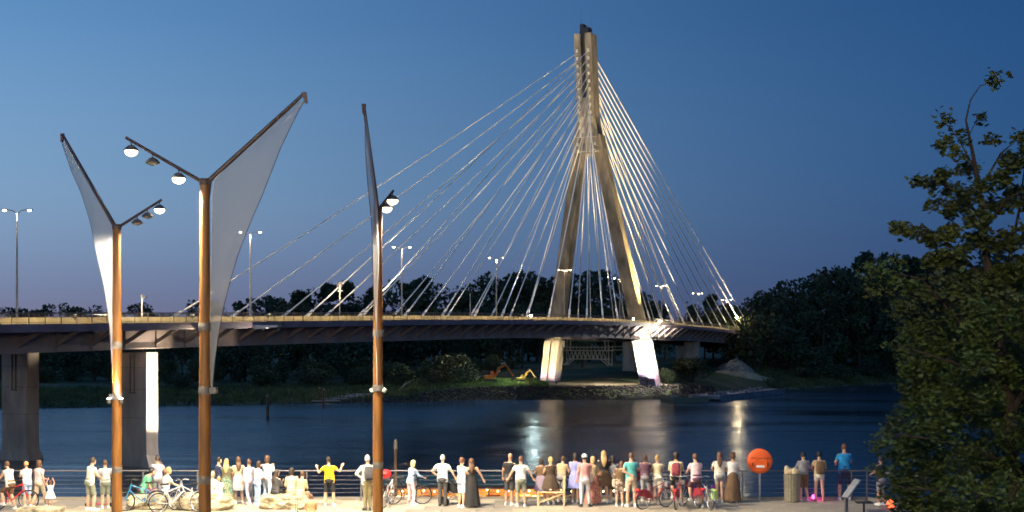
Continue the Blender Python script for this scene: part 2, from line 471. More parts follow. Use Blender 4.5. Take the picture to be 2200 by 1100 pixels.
while x<2750:
    D=(470+rnd.uniform(-12,25)) if x<1560 else (440+rnd.uniform(-10,30))
    if x<560: D=520+rnd.uniform(-10,40)
    X=(x-1100)*D/F; base=ground_z(X,D)
    yt=interp(x,SKY)+rnd.uniform(-16,4)
    h=(6-(yt-715)*D/F-base)*1.10; vi=rnd.randrange(9)
    put_tree(X,D,max(8,h),zlabel(x,'back',kinds[1 if vi>=7 else (vi%2)*2]),'far trees '+zone(x),vi,wide=rnd.uniform(.8,1.15)*(1.25 if h<18 else 1))
    x+=rnd.uniform(18,30)
# second row, nearer and lower, hides the ground behind
x=-420.0
while x<2750:
    D=(405+rnd.uniform(-14,10)) if x<1560 else (425+rnd.uniform(-12,6))
    if x<1000: D=385+rnd.uniform(-16,16)
    X=(x-1100)*D/F; base=ground_z(X,D)
    if x<1560: yt=interp(x,SKY)+rnd.uniform(12,60)
    else: yt=interp(x,SKY)+rnd.uniform(15,70)
    h=(6-(yt-715)*D/F-base)*1.10; vi=rnd.randrange(9)
    inb = abs((X-19.5)*.9136-(D-325)*.4067)<20
    if not inb: put_tree(X,D,max(8,h),zlabel(x,'front',kinds[1 if vi>=7 else (vi%2)*2]),'near trees '+zone(x),vi,wide=rnd.uniform(.85,1.2))
    x+=rnd.uniform(34,54)
# under-bridge shrubs and bank shrubs, each where the photograph shows it
def bush(xp,yb,yt,wpx,D,label,vi,cat='shrub'):
    X=(xp-1100)*D/F; base=ground_z(X,D); h=max(1.2,6-(yt-715)*D/F-base)
    w=wpx*D/F; o=put_tree(X,D,h,label,None,vi,1,cat,'shrub',BV); o.scale=(w*1.1,w*1.1,h*1.05); return o
bush(960,830,752,110,335,'large pale green floodlit shrub left of the orange excavator',1)
bush(1000,832,772,85,330,'dark round shrub beside the orange excavator, nearest the water',2)
bush(935,822,790,60,328,'small olive shrub in front of the large pale shrub',4)
bush(855,822,772,80,345,'grey green shrub right behind the rightmost sail mast',0)
bush(1485,835,758,105,338,'broad olive shrub on the bank right of the floodlit pylon foot',1)
bush(1432,812,782,40,331,'small bright green shrub touching the floodlit pylon foot',3)
bush(1385,818,800,34,325.5,'low weeds in front of the floodlit pylon foot',2)
bush(780,826,778,80,350,'dusky shrub left of the rightmost sail mast on the far bank',3)
bush(390,840,790,70,330,'dusky shrub between pier and middle sail mast on the far bank',2)
bush(560,840,780,90,340,'wide dusky shrub above the wooden pile in the river',0)
bush(670,835,785,80,345,'dusky shrub above the stone slipway',4)
bush(1625,770,655,140,400,'tall yellowish willow shrub at the right end of the bridge',1)
bush(1700,790,690,130,405,'dark willow shrub right of the yellowish one',0)
bush(1720,830,785,70,393,'low grassy shrub on the right bank above the barge tip',4)
bush(1790,825,775,90,400,'low olive shrub on the right bank close to the foreground tree',3)
bush(1860,822,780,90,415,'low dusky shrub half hidden by the foreground tree',2)
rnd=random.Random(9)
for i in range(26):
    xp=-80+i*46+rnd.uniform(-12,12)
    if 1160<xp<1450: continue
    D=362+rnd.uniform(-6,8); X=(xp-1100)*D/F; h=rnd.uniform(5,9)
    o=put_tree(X,D,h,'dark thicket shrub below the bridge deck, '+ORD[i]+' from the left','', rnd.randrange(5),1,'shrub','thicket_shrub',BV)
    o['group']='undergrowth thickets below the bridge deck'; o.scale=(9,7,h)
for i in range(10):
    xp=1600+i*52+rnd.uniform(-10,10); D=418+rnd.uniform(-4,6); X=(xp-1100)*D/F; h=rnd.uniform(6,10)
    o=put_tree(X,D,h,'dark thicket shrub along the foot of the right wood, '+ORD[i]+' from its left end','',rnd.randrange(5),1,'shrub','thicket_shrub',BV)
    o['group']='thickets at the foot of the right hand wood'; o.scale=(11,8,h)

# ---------------------------------------------------------------- the bridge
Pc=Vector((19.5,325,0)); dv=Vector((.4067,.9136,0)); dv.normalize(); tv=Vector((dv.y,-dv.x,0))
def B(s,u,z): return Pc+dv*s+tv*u+Vector((0,0,z))
ZT=[(-300,5.2),(-250,6.1),(-207,6.75),(-186,7.0),(-148,7.6),(-115,8.05),(-82,8.35),(-40,8.5),(0,8.35),(40,7.7),(80,6.7),(130,5.0),(220,2.0)]
ZB=[(-300,2.4),(-207,3.75),(-186,4.05),(-148,4.45),(-82,5.0),(-40,5.0),(0,4.5),(40,3.9),(80,3.0),(130,1.4),(220,-1.4)]
def cr(s,P):
    # smooth interpolation
    return (interp(s-12,P)+interp(s-6,P)+interp(s,P)*2+interp(s+6,P)+interp(s+12,P))/6
zt=lambda s:cr(s,ZT); zb=lambda s:cr(s,ZB)
ST=[-300+5.5*i for i in range(92)]
bridge=empty('cable_stayed_bridge',B(0,0,0),0,'long cable stayed road bridge with one tall floodlit concrete pylon','bridge')
Binv=bridge.matrix_world.inverted()
off0=Vector(bridge.location)
def BM(): return MB()
def bb(mb,name,m,smooth=False,**k):
    mb.v=[tuple(Vector(v)-off0) for v in mb.v]
    return mb.build(name,m,bridge,smooth=smooth,**k)
def sweep(prof,S_=ST,caps=True):
    mb=MB(); mb.loft([[B(s,u,z) for u,z in prof(s)] for s in S_],caps); return mb
conc=mat('weathered_concrete',(.24,.195,.135),.85,noise=.26,scale=.55,bump=.25,bscale=3,stretch=(1,1,.35))
concp=mat('pier_concrete',(.46,.38,.31),.85,noise=.15,scale=.6,bump=.25,bscale=3,stretch=(1,1,.3))
steel=mat('painted_girder_steel',(.36,.275,.24),.55,noise=.12,scale=.35,bump=.05,stretch=(1,1,.5))
edge_m=mat('deck_edge_steel',(.26,.18,.185),.55,noise=.12,scale=.5)
asph=mat('bridge_asphalt',(.06,.058,.055),.8,noise=.1,scale=2)
parap=mat('bridge_parapet',(.50,.42,.26),.8,noise=.14,scale=.6)
railm=mat('bridge_railing_steel',(.20,.17,.13),.5,metal=.2)
bb(sweep(lambda s:[(-15,zt(s)-.35),(-15,zt(s)-.05),(15,zt(s)-.05),(15,zt(s)-.35)]),'deck_slab',asph)
for sg in (-1,1):
    bb(sweep(lambda s:[(sg*15.02,zt(s)-.75),(sg*15.25,zt(s)-.75),(sg*15.25,zt(s)+.12),(sg*15.02,zt(s)+.12)]),'edge_beam',edge_m)
    bb(sweep(lambda s:[(sg*11.35,zb(s)+.12),(sg*11.6,zb(s)+.12),(sg*11.6,zt(s)-.36),(sg*11.35,zt(s)-.36)]),'girder',steel)
    bb(sweep(lambda s:[(sg*11.1,zb(s)),(sg*12.0,zb(s)),(sg*12.0,zb(s)+.118),(sg*11.1,zb(s)+.118)]),'bottom_flange',steel)
    bb(sweep(lambda s:[(sg*12.6,zt(s)-.048),(sg*12.85,zt(s)-.048),(sg*12.8,zt(s)+.78),(sg*12.65,zt(s)+.78)]),'parapet',parap)
bb(sweep(lambda s:[(-.3,zt(s)-.048),(.3,zt(s)-.048),(.15,zt(s)+.7),(-.15,zt(s)+.7)]),'median_barrier',parap)
# cantilever brackets and stiffeners under the near edge, cross beams below the deck
for i,s in enumerate(ST):
    for sg in ((1,-1) if -240<s<110 else ()):
        a=B(s,sg*11.62,zb(s)+.75); c=B(s,sg*14.9,zt(s)-.48)
        mb=MB(); mb.beam(a,c,.30,.42); mb.beam(B(s,sg*11.68,zb(s)+.13),B(s,sg*11.68,zt(s)-.36),.3,.12,up=tv)
        if sg==-1 and s>-100: continue
        bb(mb,'bracket',steel)
    if -240<s<110:
        mb=MB(); mb.beam(B(s,-11.3,zt(s)-1.2),B(s,11.3,zt(s)-1.2),.3,1.5); bb(mb,'cross_beam',steel)
# railings on the near and far edge
RS=[-240+2.3*i for i in range(150)]
for sg in (1,-1):
    bb(sweep(lambda s:[(sg*15.03,zt(s)+1.24),(sg*15.13,zt(s)+1.24),(sg*15.13,zt(s)+1.31),(sg*15.03,zt(s)+1.31)]),'handrail',railm)
    bb(sweep(lambda s:[(sg*15.05,zt(s)+.22),(sg*15.1,zt(s)+.22),(sg*15.1,zt(s)+.27),(sg*15.05,zt(s)+.27)]),'lower_rail',railm)
    mb=MB()
    for k in range(1700):
        s=-240+k*.2
        mb.beam(B(s,sg*15.08,zt(s)+.25),B(s,sg*15.08,zt(s)+1.25),.022)
    o=bb(mb,'balusters',railm,fix=False); o['kind']='stuff'
    pm=MB(); pm.box((0,0,.6),(.07,.12,1.36)); pme=pm.mesh('railing_post'); pme.materials.append(railm)
    for s in (RS if sg==1 else RS[::2]):
        p=B(s,sg*15.18,zt(s)+.12)-off0; inst(pme,'railing_post',bridge,p)
# piers
def pier(s,u,hs=1.05,hu=2.05):
    z1=zb(s)-.45
    def ring(z,k=1,f_=0): return [B(s-hs-f_*.4,u-hu-f_*.5,z),B(s+hs+f_*.4,u-hu-f_*.5,z),B(s+hs+f_*.4,u+hu+f_*.9,z),B(s-hs-f_*.4,u+hu+f_*.9,z)]
    mb=MB(); mb.loft([ring(-12,1,.8),ring(-9.8,1,.6),ring(-8.6,1,.08),ring(-7.2,1,0),ring(z1,1,0)])
    o=bb(mb,'pier',concp)
    m2=MB(); m2.box(tuple(B(s,u,z1+.2)-off0),(1.2,1.2,.5)); m2.build('bearing',railm,o)
    for zj in (-4.2,-.8,1.8):
        m4=MB(); m4.loft([[B(s-hs-.012,u-hu-.012,zj)-off0,B(s+hs+.012,u-hu-.012,zj)-off0,B(s+hs+.012,u+hu+.012,zj)-off0,B(s-hs-.012,u+hu+.012,zj)-off0],[B(s-hs-.012,u-hu-.012,zj+.05)-off0,B(s+hs+.012,u-hu-.012,zj+.05)-off0,B(s+hs+.012,u+hu+.012,zj+.05)-off0,B(s-hs-.012,u+hu+.012,zj+.05)-off0]]); m4.build('formwork_joint',mat('joint_concrete',(.20,.17,.145),.9),o)
    m3=MB()
    for dz in (0,):
        a=B(s-hs-.07,u-.3,z1-.2)-off0
        m3.beam(a,B(s-hs-.07,u-.3,z1-4.8)-off0,.12); m3.beam(B(s-hs-.07,u+.3,z1-.2)-off0,B(s-hs-.07,u+.3,z1-4.8)-off0,.12); m3.beam(B(s-hs-.07,u-.45,z1-4.85)-off0,B(s-hs-.07,u+.45,z1-4.85)-off0,.16)
    m3.build('drain_pipe',railm,o)
    return o
pier(-179.5,9.35); pier(-179.5,-9.35)
for u in (9.35,-9.35):
    s=58
    mb=MB(); mb.loft([[B(s+a,u+b,z) for a,b in ((-1,-2),(1,-2),(1,2),(-1,2))] for z in (-8,zb(s)-.1)]); bb(mb,'pier',concp)
    s=112
    mb=MB(); mb.loft([[B(s+a,u+b,z) for a,b in ((-1,-2),(1,-2),(1,2),(-1,2))] for z in (-8,zb(s)-.1)]); bb(mb,'pier',concp)
# pylon
sax=lambda z:4.6-.118*(z-10)
def pring(z,u0,hu,hd,sg=1):
    s=sax(z); return [B(s-hd,u0-hu,z),B(s+hd,u0-hu,z),B(s+hd,u0+hu,z),B(s-hd,u0+hu,z)]
LEG=[(-9,13.9,1.95),(-5,13.25,1.95),(4,11.75,1.85),(10,10.6,1.7),(26,7.5,1.5),(42,4.45,1.38),(49.8,2.95,1.3),(55,2.15,1.3)]
for sg in (-1,1):
    mb=MB(); mb.loft([pring(z,sg*u,h,1.75) for z,u,h in LEG if z>=3.9]); bb(mb,'pylon_leg',conc)
    # below the deck the leg is a pair of stout blades with a recessed web
    for q in (-1,1):
        mb=MB(); mb.loft([pring(z,sg*u+q*1.12,.86,2.2) for z,u,h in LEG if z<=4]); bb(mb,'pylon_blade',conc)
    mb=MB(); mb.loft([pring(z,sg*u,.6,1.5) for z,u,h in LEG if z<=4]); bb(mb,'pylon_web',concp)
# mast: two walls with a dark slot, joined at foot
MZ=[53,55.8,59.5,79.4]
for sg in (-1,1):
    mb=MB(); mb.loft([pring(z,sg*(1.65 if z<56 else 1.42),(1.15 if z<56 else .84),2.05 if z>56 else 1.85) for z in MZ]); bb(mb,'mast_wall',conc)
mb=MB(); mb.loft([pring(z,0,.7,1.9) for z in (50.6,64)]); bb(mb,'mast_core',conc)
mb=MB(); mb.loft([pring(z,0,.59,.5) for z in (64,79)]); bb(mb,'mast_slot_shade',mat('slot_shade',(.03,.028,.025),.8))  # near-black infill, the shade of the slot is put into its colour
mb=MB(); mb.loft([pring(z,0,4.1-.0*(z-50),1.86) for z in (50.2,51.6)]); bb(mb,'mast_crossbeam',conc)
# maintenance platforms with rails
def platform(z,hu,hd):
    mb=MB(); s=sax(z)
    for a,b in (((-hd,-hu),(-hd,hu)),((-hd,hu),(hd,hu)),((hd,hu),(hd,-hu)),((hd,-hu),(-hd,-hu))):
        for dz in (0,.5,1.05): mb.beam(B(s+a[0],a[1],z+dz),B(s+b[0],b[1],z+dz),.07)
        for k in range(6):
            t=k/5; p=Vector(a).lerp(Vector(b),t); mb.beam(B(s+p[0],p[1],z),B(s+p[0],p[1],z+1.05),.06)
    mb.loft([[B(s+i,j,z+q) for i,j in ((-hd,-hu),(hd,-hu),(hd,hu),(-hd,hu))] for q in (-.12,0)])
    bb(mb,'platform',mat('galvanised',(.45,.40,.32),.5,metal=.3))
platform(54.4,2.75,2.5); platform(50.9,3.3,2.6)
blk=mat('black_cladding',(.015,.015,.018),.5)
mb=MB(); s=sax(80); mb.loft([[B(s+i*1.2,.2+j*1.15,z) for i,j in ((-1,-1),(1,-1),(1,1),(-1,1))] for z in (78.4,81.0)])
mb.loft([[B(s+i*1.1,.2+j*1.15,z) for i,j in ((-1,-1),(1,-1),(1,-.2),(-1,-.2))] for z in (81,81.9)])
bb(mb,'machine_room',blk)
mb=MB(); mb.tube([B(s,-1.1,81),B(s,-1.1,85)],[.06,.03],6); mb.tube([B(s,1.5,79),B(s,1.5,82.4)],[.05,.03],6); mb.tube([B(s,-2.4,79.4),B(s,-2.4,80.9)],.04,6); bb(mb,'antenna',railm)
# anchor boxes with lamps on the mast face
abm=mat('anchor_box_paint',(.72,.66,.52),.5,noise=.05)
am=MB(); am.box((0,0,0),(.7,.5,.7)); ame=am.mesh('anchor_box'); ame.materials.append(abm)
lm_s=mat('mast_light',(1,.9,.7),.4,emit=(1,.78,.42),estr=1.2)
rzb=math.atan2(dv.y,dv.x)
ZA=[75.2-1.86*i for i in range(12)]
for i,z in enumerate(ZA+[52.6,51.0]):
    for sg in (-1,1):
        uu=1.40 if z>53 else 2.3
        inst(ame,'anchor_box',bridge,B(sax(z)-2.2,sg*uu,z)-off0,(0,0,rzb))
        if i<8: inst(ame,'anchor_box',bridge,B(sax(z)+2.15,sg*uu,z)-off0,(0,0,rzb))
hatm=mat('painted_hatch',(.55,.47,.35),.5,noise=.1)
for z in (56.0,58.6):
    for sg in (-1,1):
        m3=MB(); m3.box((0,0,0),(.12,1.2,1.5)); m3.build('hatch',hatm,bridge,loc=B(sax(z)-(2.12 if z>56.5 else 2.0),sg*1.2,z)-off0,rot=(0,0,rzb))
# cables
cabm=mat('cable_sheath',(.85,.80,.72),.8,noise=.0,spec=.2)
sockm=mat('cable_socket',(.80,.76,.70),.4,noise=.05)
SF=[147.7,133,118.5,105,92,80,68,56.5,45,34,23.5,13]
SB=[122,112,102,92,82,72,62,52,42,32,22,12]
for sg in (1,-1):
    for side,SS in ((-1,SF),(1,SB)):
        for i,s0 in enumerate(SS):
            s=side*s0; zc=ZA[i]; zz=zt(s)+.2
            top=B(sax(zc)+side*1.6,sg*1.15,zc); bot=B(s,sg*11.9,zz)
            mb=MB()
            n=10; P=[]
            L=(top-bot).length
            for k in range(n+1):
                t=k/n; p=bot.lerp(top,t); p.z-=4*.0045*L*t*(1-t); P.append(p)
            mb.tube(P,.13,14); o=bb(mb,'stay_cable',cabm,smooth=True)
            d=(top-bot).normalized(); m2=MB(); a=bot-d*.2-off0; m2.tube([a,a+d*3.4,a+d*3.6],[.24,.24,.13],10); m2.box(bot-off0+Vector((0,0,.05)),(.8,.8,.5)); m2.build('socket',sockm,o,smooth=True)
# lamps on the deck that throw light up the stays (small box fixtures)
fixm=mat('floodlight_housing',(.10,.10,.10),.5)
lensm=mat('floodlight_lens',(1,.95,.85),.3,emit=(1,.9,.7),estr=14)
def flood(loc,target,power,col,size,name='floodlight',parent=bridge,lens=True,blend=.7,rad=.25):
    loc=Vector(loc); d=(Vector(target)-loc).normalized(); q=d.to_track_quat('-Z','Y').to_matrix()
    mb=MB(); c=loc-off0
    mb.box(c,(.5,.4,.22),q); mb.beam(c-Vector((0,0,.45)),c,.08)
    o=mb.build(name,fixm,bridge)
    if lens:
        m2=MB(); m2.box(c+d*.13,(.42,.32,.03),q); m2.build('lens',lensm,o)
    light('SPOT','floodlight_beam',loc+d*.3,power,col,target,size,blend,rad)

# floodlights: stays, mast, legs, pier
for sg in (1,-1):
    for s,pw in ((-176,1.3),(-126,1.3),(-76,1.2)):
        flood(B(s,sg*14.6,zt(s)+.9),B(s+26,sg*7,zt(s)+32),95000*pw,(1,.86,.66),56,lens=False,rad=.6)
    for s in (42,104):
        flood(B(s,sg*14.6,zt(s)+.9),B(s-22,sg*6,zt(s)+32),72000,(1,.86,.66),60,lens=False)
for sg in (1,-1):
    flood(B(-160,sg*14.6,zt(-160)+.9),B(-45,sg*4,58),150000,(1,.84,.60),40,lens=False)
    flood(B(-196,sg*14.6,zt(-196)+.9),B(-128,sg*8,28),35000,(1,.88,.70),44,lens=False)
# mast and upper legs, warm light from the deck
flood(B(-30,6,zt(-30)+.6),B(sax(64),0,66),14000,(1,.72,.34),30,lens=False)
flood(B(-30,-6,zt(-30)+.6),B(sax(64),0,66),14000,(1,.72,.34),30,lens=False)
for sg in (-1,1):
    flood(B(-12,sg*9,zt(-12)+.6),B(sax(30),sg*8,24),1500,(1,.74,.40),70,lens=False)
def outrigger(s,L,label):
    o=empty('outrigger_arm',B(s,15.25,zt(s)-.35),rzb,label,'lamp arm')
    m=MB(); m.loft([[Vector((x,-y,z)) for x,z in ((-.28,.0),(.28,.0),(.22,-.0-h),(-.22,-.0-h))] for y,h in ((0,.55),(L*.5,.4),(L,.2))]); m.build('arm',mat('outrigger_paint',(.75,.72,.68),.5,noise=.05),o)
    m=MB(); m.box((0,-L,.1),(.7,.5,.4)); m.build('lamp_head',fixm,o); return o
outrigger(3,5,'pale lamp arm jutting out from the bridge edge above the bright pylon foot')
outrigger(-164,4,'pale lamp arm jutting out from the bridge edge right of the lit river pier')
flood(B(3,20.0,zt(3)+.1),B(sax(40),7,40),170000,(1,.76,.32),84,lens=False)
flood(B(3,19.8,zt(3)-.7),B(6,13,-3),45000,(1,.96,.88),75,lens=False)
flood(B(-164,18.9,zt(-164)-.8),B(-178.5,11.4,-3.5),30000,(1,.92,.78),42,lens=False)
light('SPOT','outrigger_beam',B(-164,17.6,zt(-164)-1.2),450,(1,.88,.72),B(-170,13,6),140,.5,.2)
light('SPOT','outrigger_beam',B(3,18.6,zt(3)-1.0),2200,(1,.92,.8),B(0,13,7),140,.5,.2)
flood(B(20,14.5,zt(22)+.8),B(sax(66),2,66),120000,(1,.78,.40),30,lens=False)
flood(B(-4,-3,zt(0)+.8),B(sax(30),-6.5,30),3500,(1,.80,.42),60,lens=False)
# feet of the pylon, near white
flood(B(0,19.0,-6.5),B(6,13,1.5),130000,(1,.96,.88),70,lens=False)
flood(B(-5,17.5,-6.6),B(4,12.5,1.5),120000,(1,.96,.88),60,lens=False)
flood(B(-4,-7.5,-6.4),B(5.0,-12.4,.5),26000,(1,.90,.64),75,lens=False)
flood(B(-4,-18,-6.6),B(5.0,-13,0),14000,(1,.92,.70),80,lens=False)
light('SPOT','bank_fill_beam',B(2,-16.5,3.2),30000,(.95,1,.78),px(1010,812,329),112,.6,.2)  # spots without a fixture, added to brighten the bank grass
light('SPOT','bank_fill_beam',B(4,6,2.5),5000,(1,.92,.75),B(3,4,-7),125,.6,.2)  # second added spot, for the ground between the pylon feet
# river pier
flood(B(-177,19.5,-9.0),B(-179.5,11.4,-1.5),70000,(1,.90,.74),46,lens=False)
flood(B(-176,15.9,zt(-176)-1.3),B(-181,11.6,zb(-180)+1.2),700,(1,.86,.6),120,lens=False)
mb=MB(); p=B(-177,19.5,0)-off0; mb.tube([(p.x,p.y,-10.8),(p.x,p.y,-9.2)],.18,8); mb.build('floodlight_pile',railm,bridge)
# strips and area lights added under the near handrail to brighten the parapet
strip=mat('parapet_fill_strip',(1,.85,.5),.4,emit=(1,.74,.36),estr=1.5)
for k in range(7):
    s0=-235+k*50; s1=s0+49; sm=(s0+s1)/2
    mb=MB(); mb.beam(B(s0,15.0,zt(s0)+1.20)-off0,B(sm,15.0,zt(sm)+1.20)-off0,.03); mb.beam(B(sm,15.0,zt(sm)+1.20)-off0,B(s1,15.0,zt(s1)+1.20)-off0,.03); mb.build('added_rail_strip',railm,bridge)
    d=bpy.data.lights.new('parapet_fill','AREA'); d.shape='RECTANGLE'; d.size=49; d.size_y=.06; d.energy=800; d.color=(1,.74,.36)
    o=bpy.data.objects.new('parapet_fill',d); COL.objects.link(o); a_=B(s0,14.94,zt(s0)+1.15); b_=B(s1,14.94,zt(s1)+1.15); o.location=(a_+b_)/2
    x_=(b_-a_).normalized(); z_=(tv+Vector((0,0,.5))).normalized(); y_=z_.cross(x_).normalized(); z_=x_.cross(y_)
    o.rotation_euler=Matrix((x_,y_,z_)).transposed().to_euler()
# cool lamp added unseen under the deck for a streak on the water
nv=empty('added_streak_lamp',B(-45,4,zb(-45)+1.3),0,'added cool white lamp hidden under the bridge deck left of the pylon','lamp')
m2=MB(); m2.lathe([(.02,-.7),(.6,-.45),(.6,.2),(.1,.4)],12); m2.build('lamp_glass',mat('added_streak_glow',(.8,1,1),.3,emit=(.75,1,.98),estr=200),nv,smooth=True)
m2=MB(); m2.tube([(0,0,.4),(0,0,2.0)],.05,6); m2.build('stem',railm,nv)
# two bright working lamps on the deck right of the pylon
starm=mat('working_lamp_glass',(1,.9,.7),.3,emit=(1,.80,.48),estr=110)
for (s,u,z,pw,r) in ((8,15.45,zt(8)+.65,500,.26),(86,15.2,zt(86)+4.2,2600,.36)):
    lamp=empty('working_lamp',B(s,u,z),0,'bright warm working lamp glaring on the bridge railing right above the pylon foot' if s<20 else 'bright warm lamp glaring on a post near the right end of the bridge','lamp')
    m2=MB(); m2.lathe([(0.02,-r),(r*.7,-r*.7),(r,0),(r*.7,r*.7),(.02,r)],12); m2.build('lamp_glass',starm,lamp,smooth=True)
    m2=MB(); m2.tube([(0,0,-r),(0,0,-(z-zt(s)))],.07,8); m2.build('post',railm,lamp)
    light('POINT','working_lamp_light',B(s-.8,u+.7,z),pw,(1,.82,.5),rad=.3)
# small white marker lamps behind the parapet
for s,u in ((-66,12.2),(-3,12.2)):
    lamp=empty('marker_lamp',B(s,u,zt(s)+.8),0,'small white marker lamp on the bridge parapet '+('left of the pylon' if s<-20 else 'between the pylon legs'),'lamp')
    m2=MB(); m2.lathe([(.02,0),(.22,.1),(.25,.28),(.02,.42)],10); m2.build('lamp_glass',starm,lamp,smooth=True)
# graffiti round the pylon feet
def graffiti_mat():
    m=bpy.data.materials.new('spray_paint'); m.use_nodes=True; n=m.node_tree.nodes; l=m.node_tree.links; p=n['Principled BSDF']
    p.inputs['Roughness'].default_value=.6
    t=n.new('ShaderNodeTexCoord'); z=n.new('ShaderNodeTexVoronoi'); z.inputs['Scale'].default_value=1.4
    w=n.new('ShaderNodeTexNoise'); w.inputs['Scale'].default_value=.9; w.inputs['Distortion'].default_value=2.5
    l.new(t.outputs['Object'],w.inputs['Vector']); l.new(t.outputs['Object'],z.inputs['Vector'])
    c=n.new('ShaderNodeValToRGB'); c.color_ramp.interpolation='CONSTANT'; e=c.color_ramp.elements
    cols=[(.20,.17,.14),(.012,.012,.02),(.08,.12,.30),(.30,.30,.32),(.16,.04,.18),(.35,.15,.03),(.012,.012,.02),(.22,.19,.16)]
    while len(e)<len(cols): e.new(.5)
    for i,k in enumerate(cols): e[i].position=.30+.055*i if i else 0; e[i].color=(*k,1)
    l.new(w.outputs[0],c.inputs[0]); l.new(c.outputs[0],p.inputs['Base Color']); return m
gm=graffiti_mat()
for sg in (-1,1):
    for q in (-1,1):
        def gr(z):
            u0=sg*interp(z,[(a[0],a[1]) for a in LEG])+q*1.12; return pring(z,u0,.872,2.215)
        mb=MB(); mb.loft([gr(-7.6),gr(-3.9)]); bb(mb,'graffiti',gm)
# inspection gantry hung below the deck
gan=empty('inspection_gantry',B(-2,0,3.0),rzb-PI/2,'grey lattice inspection gantry hanging under the bridge deck between the pylon feet','gantry')
gm2=mat('gantry_steel',(.42,.37,.29),.5,metal=.2)
def gb(pairs,name,w=.12):
    mb=MB()
    for a,b in pairs: mb.beam(a,b,w)
    mb.build(name,gm2,gan)
for yy in (-1.2,1.2):
    L_=6.2
    gb([((-L_,yy,-.6),(L_,yy,-.6))],'top_chord',.16); gb([((-L_,yy,-1.4),(L_,yy,-1.4))],'top_chord',.2)
    gb([((-L_+1,yy,-3.5),(L_-1,yy,-3.5))],'bottom_chord',.16)
    gb([((-L_,yy,1.0),(L_,yy,1.0))],'top_chord',.14)
    for k in range(9):
        x0=-4.8+k*1.06; 
        gb([((x0,yy,-1.4),(x0+.53,yy,-3.5)),((x0+.53,yy,-3.5),(x0+1.06,yy,-1.4))],'lattice_brace',.10)
    for k in range(14): gb([((-L_+k*.95,yy,-1.4),(-L_+k*.95,yy,-.1))],'guard_post',.07)
    for e_ in (-1,1):
        gb([((e_*(L_-.2),yy,-1.4),(e_*(L_-.2),yy,-5.0)),((e_*(L_-.2),yy,-5.0),(e_*(L_-2.4),yy,-3.5)),((e_*(L_-.2),yy,-5),(e_*(L_-.2)-e_*.6,yy,-5))],'hanger',.15)
        gb([((e_*(L_-1.2),yy,-1.4),(e_*(L_-1.2),yy,1.5))],'hanger',.2)
m2=MB(); m2.box((0,0,-1.45),(12.6,2.4,.08)); m2.build('walkway',gm2,gan)
gb([((L_,0,-1.2),(L_+5,0,-1.2)),((L_,0,-.4),(L_+5,0,-.4))],'side_arm',.14)

# ---------------------------------------------------------------- street lamps on the bridge
lampw=mat('street_lamp_glass',(1,.95,.85),.3,emit=(1,.80,.50),estr=30)
lpole=mat('street_lamp_pole',(.42,.38,.33),.5,metal=.2)
lh=12.7
def street_lamp_proto():
    r=empty('street_lamp')
    m=MB(); m.tube([(0,0,0),(0,0,5),(0,0,lh-.3)],[.16,.13,.08],8); m.build('pole',lpole,r)
    for sg in (-1,1):
        m=MB(); m.tube([(0,0,lh-.5),(sg*.5,0,lh-.1),(sg*1.2,0,lh)],.05,6); a=m.build('arm',lpole,r)
        m=MB(); m.box((sg*1.45,0,lh+.02),(.75,.30,.10)); h=m.build('lamp_head',lpole,r)
        m=MB(); m.lathe([(.02,-.20),(.17,-.14),(.21,-.04)],10,Matrix.Translation((sg*1.45,0,lh))); m.build('lamp_glass',lampw,h,smooth=True)
    return r
sl0=street_lamp_proto(); first=True
LP=[(-232,0,'off the left edge of the view'),(-189.5,0,'farthest left, tallest in the picture'),(-143.5,0,'just right of the tall middle sail mast'),(-97,0,'right of the rightmost sail mast'),(-56,0,'halfway between sail masts and pylon'),(-15,-1,'in front of the left pylon leg'),(25,-1,'just left of the right pylon leg'),(62,-1,'first one right of the pylon'),(100,-1,'second one right of the pylon'),(136,-1,'at the right end of the bridge')]
for s,u,w_ in LP:
    o=sl0 if first else copy_tree(sl0); first=False
    o.location=B(s,u,zt(s)+(.65 if u==0 else -.05)); o.rotation_euler=(0,0,0)
    tag(o,'double armed lit bridge street lamp, '+w_,'street lamp','street lamps along the bridge')
    light('SPOT','street_lamp_light',B(s,u,zt(s)+lh+.2),9000,(1,.80,.48),B(s,u+.01,zt(s)),150,.5,.3)
# short dark poles with heads
sg_m=mat('dark_sign_back',(.02,.02,.022),.6)
for xp,yt,s,kind,lab in ((305,638,-182,'cam','short pole with a dark camera head above the railing, right of the left sail mast'),(730,612,-118,'disc','short pole with a round dark sign behind the stays, left of the rightmost sail mast'),(1010,628,-66,'cam','short pole with a small dark camera head behind the stays'),(1335,612,9,'none','slim pole beside the right pylon leg'),(1470,650,73,'cam','short dark pole between the right hand stays')):
    D=None
    u=12.0
    p=B(s,u,zt(s)); 
    # settle s so that the pole stands at its picture column
    for it in range(30):
        p=B(s,u,zt(s)); xx=1100+F*p.x/p.y; s+= (xp-xx)*.04
    h=6-(yt-715)*p.y/F-p.z
    o=empty('deck_pole',p,0,lab,'pole'); m=MB(); m.tube([(0,0,0),(0,0,h)],.08,6); m.build('post',lpole,o)
    if kind=='disc':
        m=MB(); m.lathe([(.42,-.05),(.45,0),(.42,.05)],16,Matrix.Translation((0,0,h))@Matrix.Rotation(PI/2,4,'X')); m.build('round_sign',sg_m,o)
        m=MB(); m.beam((-.5,0,h-.9),(.5,0,h-.9),.08); m.build('crossbar',lpole,o)
    elif kind=='cam':
        m=MB(); m.box((.2,0,h),(.6,.35,.28)); m.box((.05,0,h+.25),(.3,.25,.2)); m.build('camera_head',sg_m,o)

